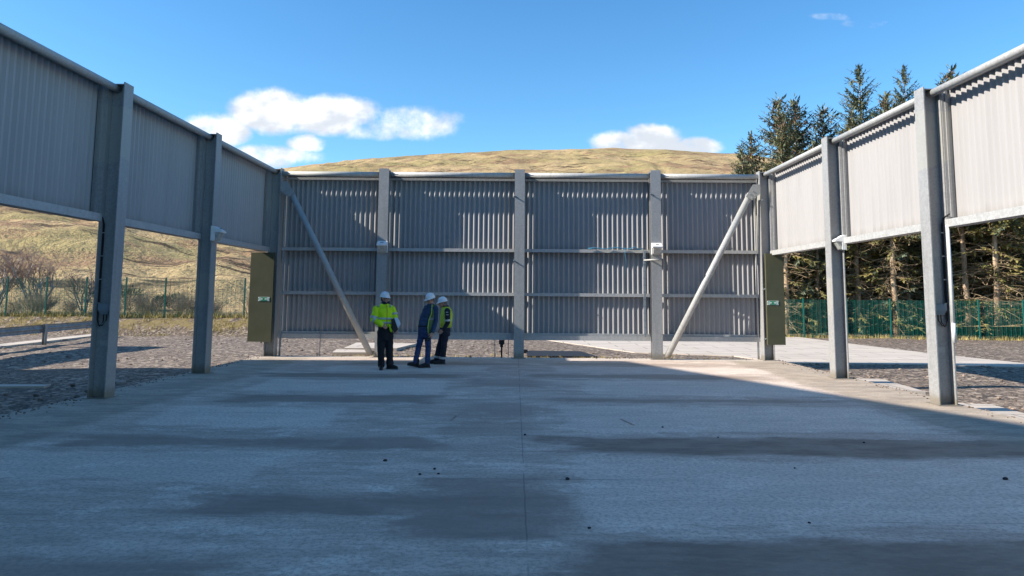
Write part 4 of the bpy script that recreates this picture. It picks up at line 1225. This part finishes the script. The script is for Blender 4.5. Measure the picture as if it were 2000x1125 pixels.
def person_yellow():
    t = thing('person', 'person in bright yellow hi-vis jacket, black trousers and white helmet, holding a dark folder', 'person', (-3.18, 17.3, 0))
    def p(X, Y, d=0): return V(((X - 400) / 462, d, (1015 - Y) / 462))
    F = frame((.78, -.62, -.05)); hc = p(378, 240, -.02)
    yaw = rad(26)
    RS, RE, RWr = p(280, 338, -.09), p(264, 470, -.13), p(362, 525, -.22)
    LS, LE, LWr = p(462, 330, .07), p(486, 445, .02), p(508, 570, -.10)
    hR, kR, aR = p(348, 610, -.02), p(347, 800, -.05), p(354, 965, -.02)
    hL, kL, aL = p(428, 610, .03), p(437, 795, .01), p(440, 955, .06)
    b = MB(); head(b, hc, F)
    b.capsule(p(380, 300, 0), hc + V((0, 0, -.04)), .058, .056)
    b.loft([(p(386, 640), .15, .11, yaw), (p(384, 560), .15, .10, yaw), (p(380, 470), .145, .10, yaw), (p(378, 390), .16, .11, yaw), (p(378, 330), .15, .09, yaw), (p(379, 305), .07, .06, yaw)])
    for a, e, w in ((RS, RE, RWr), (LS, LE, LWr)):
        b.capsule(a, e, .05, .042); b.capsule(e, w, .042, .030)
    for h, k, a in ((hR, kR, aR), (hL, kL, aL)):
        b.capsule(h, k, .075, .05); b.capsule(k, a, .05, .035); b.capsule(a, a + V((0, -.02, -.05)), .035, .035)
    hand(b, RWr + V((.01, -.0, -.0)), V((.75, -.1, -.55)), V((.2, .9, -.2)), V((0, -.3, 1)), .55)
    hand(b, LWr, V((.05, -.15, -1)), V((.2, -.9, 0)), V((-1, 0, 0)), .75)
    remesh(b, 'body', 'skin', t, .0065)
    face_bits(t, hc, F, 'hair dark'); helmet(t, hc, F)
    tr = MB()
    tr.loft([(p(388, 700), .155, .125, yaw), (p(386, 620), .175, .135, yaw), (p(384, 530), .17, .13, yaw)])
    for h, k, a in ((hR, kR, aR), (hL, kL, aL)):
        tr.capsule(h, k, .108, .088); tr.capsule(k, lerp(k, a, .6), .088, .080); tr.capsule(lerp(k, a, .6), a + V((0, 0, .0)), .080, .086)
    remesh(tr, 'trousers', 'black cloth', t, .013, .009, 8, seed=3)
    j = MB()
    j.loft([(p(380, 548), .178, .148, yaw), (p(380, 500), .192, .158, yaw), (p(379, 440), .195, .160, yaw), (p(378, 380), .20, .158, yaw), (p(378, 345), .185, .135, yaw), (p(379, 322), .15, .115, yaw), (p(379, 305), .11, .10, yaw), (p(380, 292), .085, .085, yaw)])
    j.capsule(RS + V((.02, 0, -.035)), RE, .082, .078); j.capsule(RE, lerp(RE, RWr, .95), .080, .064)
    j.capsule(LS + V((-.02, 0, -.03)), LE, .078, .074); j.capsule(LE, lerp(LE, LWr, .55), .074, .06)
    j.capsule(p(440, 535, -.13), p(466, 600, -.13), .030, .022)
    remesh(j, 'jacket', 'hi vis yellow', t, .012, .011, 8, seed=8)
    cl = MB(); cl.loft([(p(381, 305, .0), .105, .10, yaw), (p(382, 290), .10, .095, yaw), (p(384, 272, .01), .098, .09, yaw), (p(384, 271, .01), .08, .072, yaw), (p(382, 288, 0), .078, .072, yaw)]); cl.build('collar', 'navy cloth', t, True)
    e = .010
    for Y0, Y1 in ((470, 450), (515, 495)):
        eband(t, [(p(379.5, Y0), .195 + e, .160 + e, yaw), (p(379.5, Y1), .196 + e, .161 + e, yaw)])
    band(t, lerp(RS, RE, .72), lerp(RS, RE, .90), .0815 + e, .0795 + e); band(t, lerp(RE, RWr, .12), lerp(RE, RWr, .34), .079 + e, .0745 + e)
    band(t, lerp(LS, LE, .62), lerp(LS, LE, .80), .078 + e, .0765 + e)
    for X in (318, 440):
        mb = MB(); mb.tube([p(X, 312, -.115 if X < 400 else -.02), p(X - 3, 332, -.155 if X < 400 else -.075)], .022, 8); mb.build('reflective_tape', 'reflective tape', t, True)
    z = MB(); fx, fy = math.cos(yaw - math.pi / 2), math.sin(yaw - math.pi / 2)
    z.tube([p(380, Y, 0) + V((fx, fy, 0)) * r for Y, r in ((545, .160), (480, .172), (420, .172), (370, .168), (335, .145), (312, .116))], .005, 6); z.build('zip', 'dark slot', t)
    boot(t, aR + V((0, -.03, 0)), (.22, -1, 0)); boot(t, aL + V((-.01, 0, 0)), (1, -.22, 0))
    o = V((-3.18, 17.3, 0))
    f = MB(); f.prism([p(X, Y, -.20) for X, Y in ((462, 468), (496, 452), (543, 575), (505, 612), (476, 560))][::-1], (0, .022, 0))
    fo = f.build('folder', 'folder brown', loc=o); tag(fo, 'dark folder held at the side of the person in the yellow jacket', 'folder')
    f = MB(); f.prism([p(X, Y, -.176) for X, Y in ((486, 458), (508, 446), (533, 452), (556, 484), (567, 516), (540, 562), (520, 520))][::-1], (0, .010, 0))
    tag(f.build('paper_sheaf', 'paper white', loc=o), 'curled white papers sticking out of the dark folder', 'papers')
person_yellow()

def person_sweater():
    O = V((-2.31, 17.8, 0))
    t = thing('person', 'person in blue sweater, jeans and open hi-vis vest with white helmet, mid-stride looking down', 'person', O)
    def p(X, Y, d=0): return V(((X - 870) / 455, d, (1010 - Y) / 455))
    F = frame((-.72, -.66, -.28)); hc = p(918, 258, -.03)
    yaw = math.atan2(-.85, -.5) + math.pi / 2          # local -y of the ellipse faces the chest way
    LS, LE, LWr = p(985, 355, -.12), p(988, 495, -.10), p(958, 622, -.18)
    RS, RE, RWr = p(868, 352, .10), p(830, 460, .10), p(822, 555, .02)
    hR, kR, aR = p(838, 600, .02), p(800, 775, -.02), p(766, 945, .0)
    hL, kL, aL = p(896, 605, -.06), p(907, 790, -.05), p(900, 950, -.05)
    tors = [(p(858, 640, -.02), .15, .12), (p(855, 560, -.02), .150, .115), (p(868, 480, -.02), .152, .115), (p(893, 410, -.02), .168, .122), (p(914, 355, -.02), .165, .11), (p(922, 325, -.02), .10, .085), (p(924, 305, -.02), .065, .065)]
    b = MB(); head(b, hc, F); b.capsule(p(925, 315, -.01), hc + V((.01, .02, -.04)), .060, .058)
    b.loft([(c, rx * .88, ry * .88, yaw) for c, rx, ry in tors])
    for a, e, w in ((RS, RE, RWr), (LS, LE, LWr)):
        b.capsule(a, e, .048, .040); b.capsule(e, w, .040, .029)
    for h, k, a in ((hR, kR, aR), (hL, kL, aL)):
        b.capsule(h, k, .072, .05); b.capsule(k, a, .05, .035); b.capsule(a, a + V((0, 0, -.05)), .035, .034)
    hand(b, LWr, V((-.35, -.25, -.9)), V((-.6, .6, 0)), V((-.7, -.7, .2)), .55, 1.05)
    hand(b, RWr, V((-.1, -.2, -1)), V((.5, -.3, 0)), V((-.2, -1, 0)), .4)
    remesh(b, 'body', 'skin', t, .0065)
    face_bits(t, hc, F, 'hair grey', True); helmet(t, hc, F)
    s = MB(); s.loft([(c, rx + .012, ry + .012, yaw) for c, rx, ry in tors[1:]])
    for a, e, w in ((RS, RE, RWr), (LS, LE, LWr)):
        s.capsule(a, e, .070, .058); s.capsule(e, lerp(e, w, .92), .058, .044)
    s.loft([(p(924, 318, -.02), .082, .08, yaw), (p(924, 300, -.02), .072, .072, yaw)])
    remesh(s, 'sweater', 'blue sweater', t, .012, .009, 9, seed=5)
    j = MB(); j.loft([(p(866, 680, -.02), .13, .115, yaw), (p(860, 620, -.02), .168, .135, yaw), (p(857, 550, -.02), .158, .125, yaw)])
    for h, k, a in ((hR, kR, aR), (hL, kL, aL)):
        j.capsule(h, k, .098, .072); j.capsule(k, a, .074, .064)
    remesh(j, 'jeans', 'denim', t, .012, .009, 9, seed=15)
    be = MB(); be.loft([(p(857, 556, -.02), .166, .133, yaw), (p(857, 545, -.02), .166, .133, yaw)], 28); be.build('belt', 'black cloth', t, True)
    front = math.atan2(-.85, -.5)
    vr = [(p(868, 628, -.02), .20, .165), (p(862, 560, -.02), .195, .158), (p(872, 480, -.02), .19, .15), (p(896, 410, -.02), .198, .15), (p(914, 360, -.02), .188, .13), (p(921, 330, -.02), .135, .105), (p(924, 312, -.02), .092, .085)]
    vr = [(c + V((.035, .01, 0)), rx, ry, yaw) for c, rx, ry in vr]
    v = vest(t, vr, front - .12, lambda z: .86 if z < 1.4 else .66, 'vest green shade')
    # edging and tape of the vest
    for sg in (-1, 1):
        mb = MB(); pts = []
        for c, rx, ry, yw in vr:
            w = front - .12 + sg * (.89 if c.z < 1.4 else .69) - yw; x, y = (rx + .014) * math.cos(w), (ry + .014) * math.sin(w)
            pts.append((c.x + math.cos(yw) * x - math.sin(yw) * y, c.y + math.sin(yw) * x + math.cos(yw) * y, c.z))
        mb.tube(pts, .012, 6); mb.build('edging', 'hi vis faded', v, True)
    tp = [(c, rx + .016, ry + .016, yw) for c, rx, ry, yw in vr]
    def mid(q):
        zz = q; cs = sorted(tp, key=lambda r: r[0].z)
        for a_, b_ in zip(cs, cs[1:]):
            if a_[0].z <= zz <= b_[0].z:
                f = (zz - a_[0].z) / (b_[0].z - a_[0].z); return (a_[0].lerp(b_[0], f), a_[1] + (b_[1] - a_[1]) * f, a_[2] + (b_[2] - a_[2]) * f, yaw)
    vest(v, [mid(1.16), mid(1.215)], front - .12, .88, 'reflective tape', .004, 'reflective_tape')
    boot(t, aR + V((.01, 0, 0)), (-1, -.2, 0), rad(11)); boot(t, aL, (-1, -.35, 0))
    ph = MB(); ph.prism([p(X, Y, -.215) for X, Y in ((884, 700), (912, 650), (945, 655), (925, 712), (897, 716))], (0, .012, 0))
    tag(ph.build('tablet', 'phone black', loc=O), 'black phone held low by the person in the blue sweater', 'phone')
person_sweater()

def person_coverall():
    O = V((-1.98, 18.75, 0))
    t = thing('person', 'person in navy coverall and yellow vest with white helmet, half hidden behind the blue sweater', 'person', O)
    def p(X, Y, d=0): return V(((X - 1030) / 427, d, (960 - Y) / 427))
    F = frame((-.93, -.28, -.22)); hc = p(1022, 292, 0)
    yaw = rad(-80)
    LS, LE, LWr = p(1084, 375, -.16), p(1092, 500, -.18), p(1042, 588, -.18)
    RS, RE, RWr = p(1050, 372, .18), p(1062, 500, .2), p(1018, 590, .08)
    hA, kA, aA = p(1038, 620, .09), p(990, 785, .08), p(962, 915, .1)
    hB, kB, aB = p(1062, 620, -.07), p(1047, 785, -.07), p(1034, 922, -.05)
    tors = [(p(1052, 650), .165, .13), (p(1055, 570), .165, .125), (p(1062, 490), .17, .125), (p(1066, 420), .19, .135), (p(1066, 370), .185, .115), (p(1060, 342), .10, .09), (p(1054, 325), .07, .07)]
    b = MB(); head(b, hc, F); b.capsule(p(1052, 335, 0), hc + V((.015, 0, -.04)), .062, .058)
    b.loft([(c, rx * .88, ry * .88, yaw) for c, rx, ry in tors])
    for a, e, w in ((RS, RE, RWr), (LS, LE, LWr)):
        b.capsule(a, e, .048, .040); b.capsule(e, w, .040, .029)
    for h, k, a in ((hA, kA, aA), (hB, kB, aB)):
        b.capsule(h, k, .072, .05); b.capsule(k, a, .05, .035); b.capsule(a, a + V((0, 0, -.05)), .035, .034)
    hand(b, LWr, V((-.75, 0, -.6)), V((-.4, .9, -.2)), V((-.3, 0, 1)), .6)
    hand(b, RWr, V((-.8, -.3, -.5)), V((-.3, -.9, -.2)), V((-.3, 0, 1)), .6)
    remesh(b, 'body', 'skin', t, .0065)
    face_bits(t, hc, F, 'hair grey'); helmet(t, hc, F)
    c_ = MB(); c_.loft([(c, rx + .012, ry + .012, yaw) for c, rx, ry in tors])
    for a, e, w in ((RS, RE, RWr), (LS, LE, LWr)):
        c_.capsule(a, e, .076, .066); c_.capsule(e, lerp(e, w, .92), .066, .05)
    for h, k, a in ((hA, kA, aA), (hB, kB, aB)):
        c_.capsule(h, k, .098, .078); c_.capsule(k, a, .078, .078)
    c_.loft([(p(1055, 342), .095, .09, yaw), (p(1052, 318), .082, .08, yaw)])
    remesh(c_, 'coverall', 'navy cloth', t, .012, .010, 8, seed=25)
    front = math.atan2(-.1, -1)
    vr = [(p(1058, 560), .19, .15), (p(1062, 490), .198, .155), (p(1066, 420), .205, .16), (p(1066, 375), .195, .14), (p(1061, 348), .13, .11), (p(1056, 332), .098, .092)]
    v = vest(t, [(c, rx, ry, yaw) for c, rx, ry in vr], front, .42, 'hi vis faded')
    arm = MB()
    for sg, (a, e) in ((-1, (LS, LE)), (1, (RS, RE))):
        arm.capsule(a + V((0, sg * .045, .0)), lerp(a, e, .85) + V((0, sg * .03, 0)), .072, .066)
    arm.build('sleeve', 'navy cloth', t, True)
    LS2, LE2 = LS + V((0, -.04, 0)), LE + V((0, -.03, 0))
    band(t, lerp(LS2, LE2, .76), lerp(LS2, LE2, .92), .078, .077)
    for q, X0 in ((.12, 0), (.34, .005)):
        mb = MB(); cpt = lerp(LS2, LE2, q) + V((X0, -.078, 0)); mb.box(cpt.x - .032, cpt.x + .032, cpt.y - .006, cpt.y + .006, cpt.z - .009, cpt.z + .009); mb.build('badge', 'reflective tape', t)
    for k, a in ((kA, aA), (kB, aB)): band(t, lerp(k, a, .66), lerp(k, a, .84), .088, .088)
    hb = MB(); hb.tube([hc + F @ V((.085 * math.sin(w), -.014 + .10 * math.cos(w), .028)) for w in [q * .35 for q in range(4, 15)]], .008, 6); hb.build('head_band', 'lamp white', t, True)
    boot(t, aA, (-1, -.15, 0)); boot(t, aB, (-1, -.2, 0))
person_coverall()
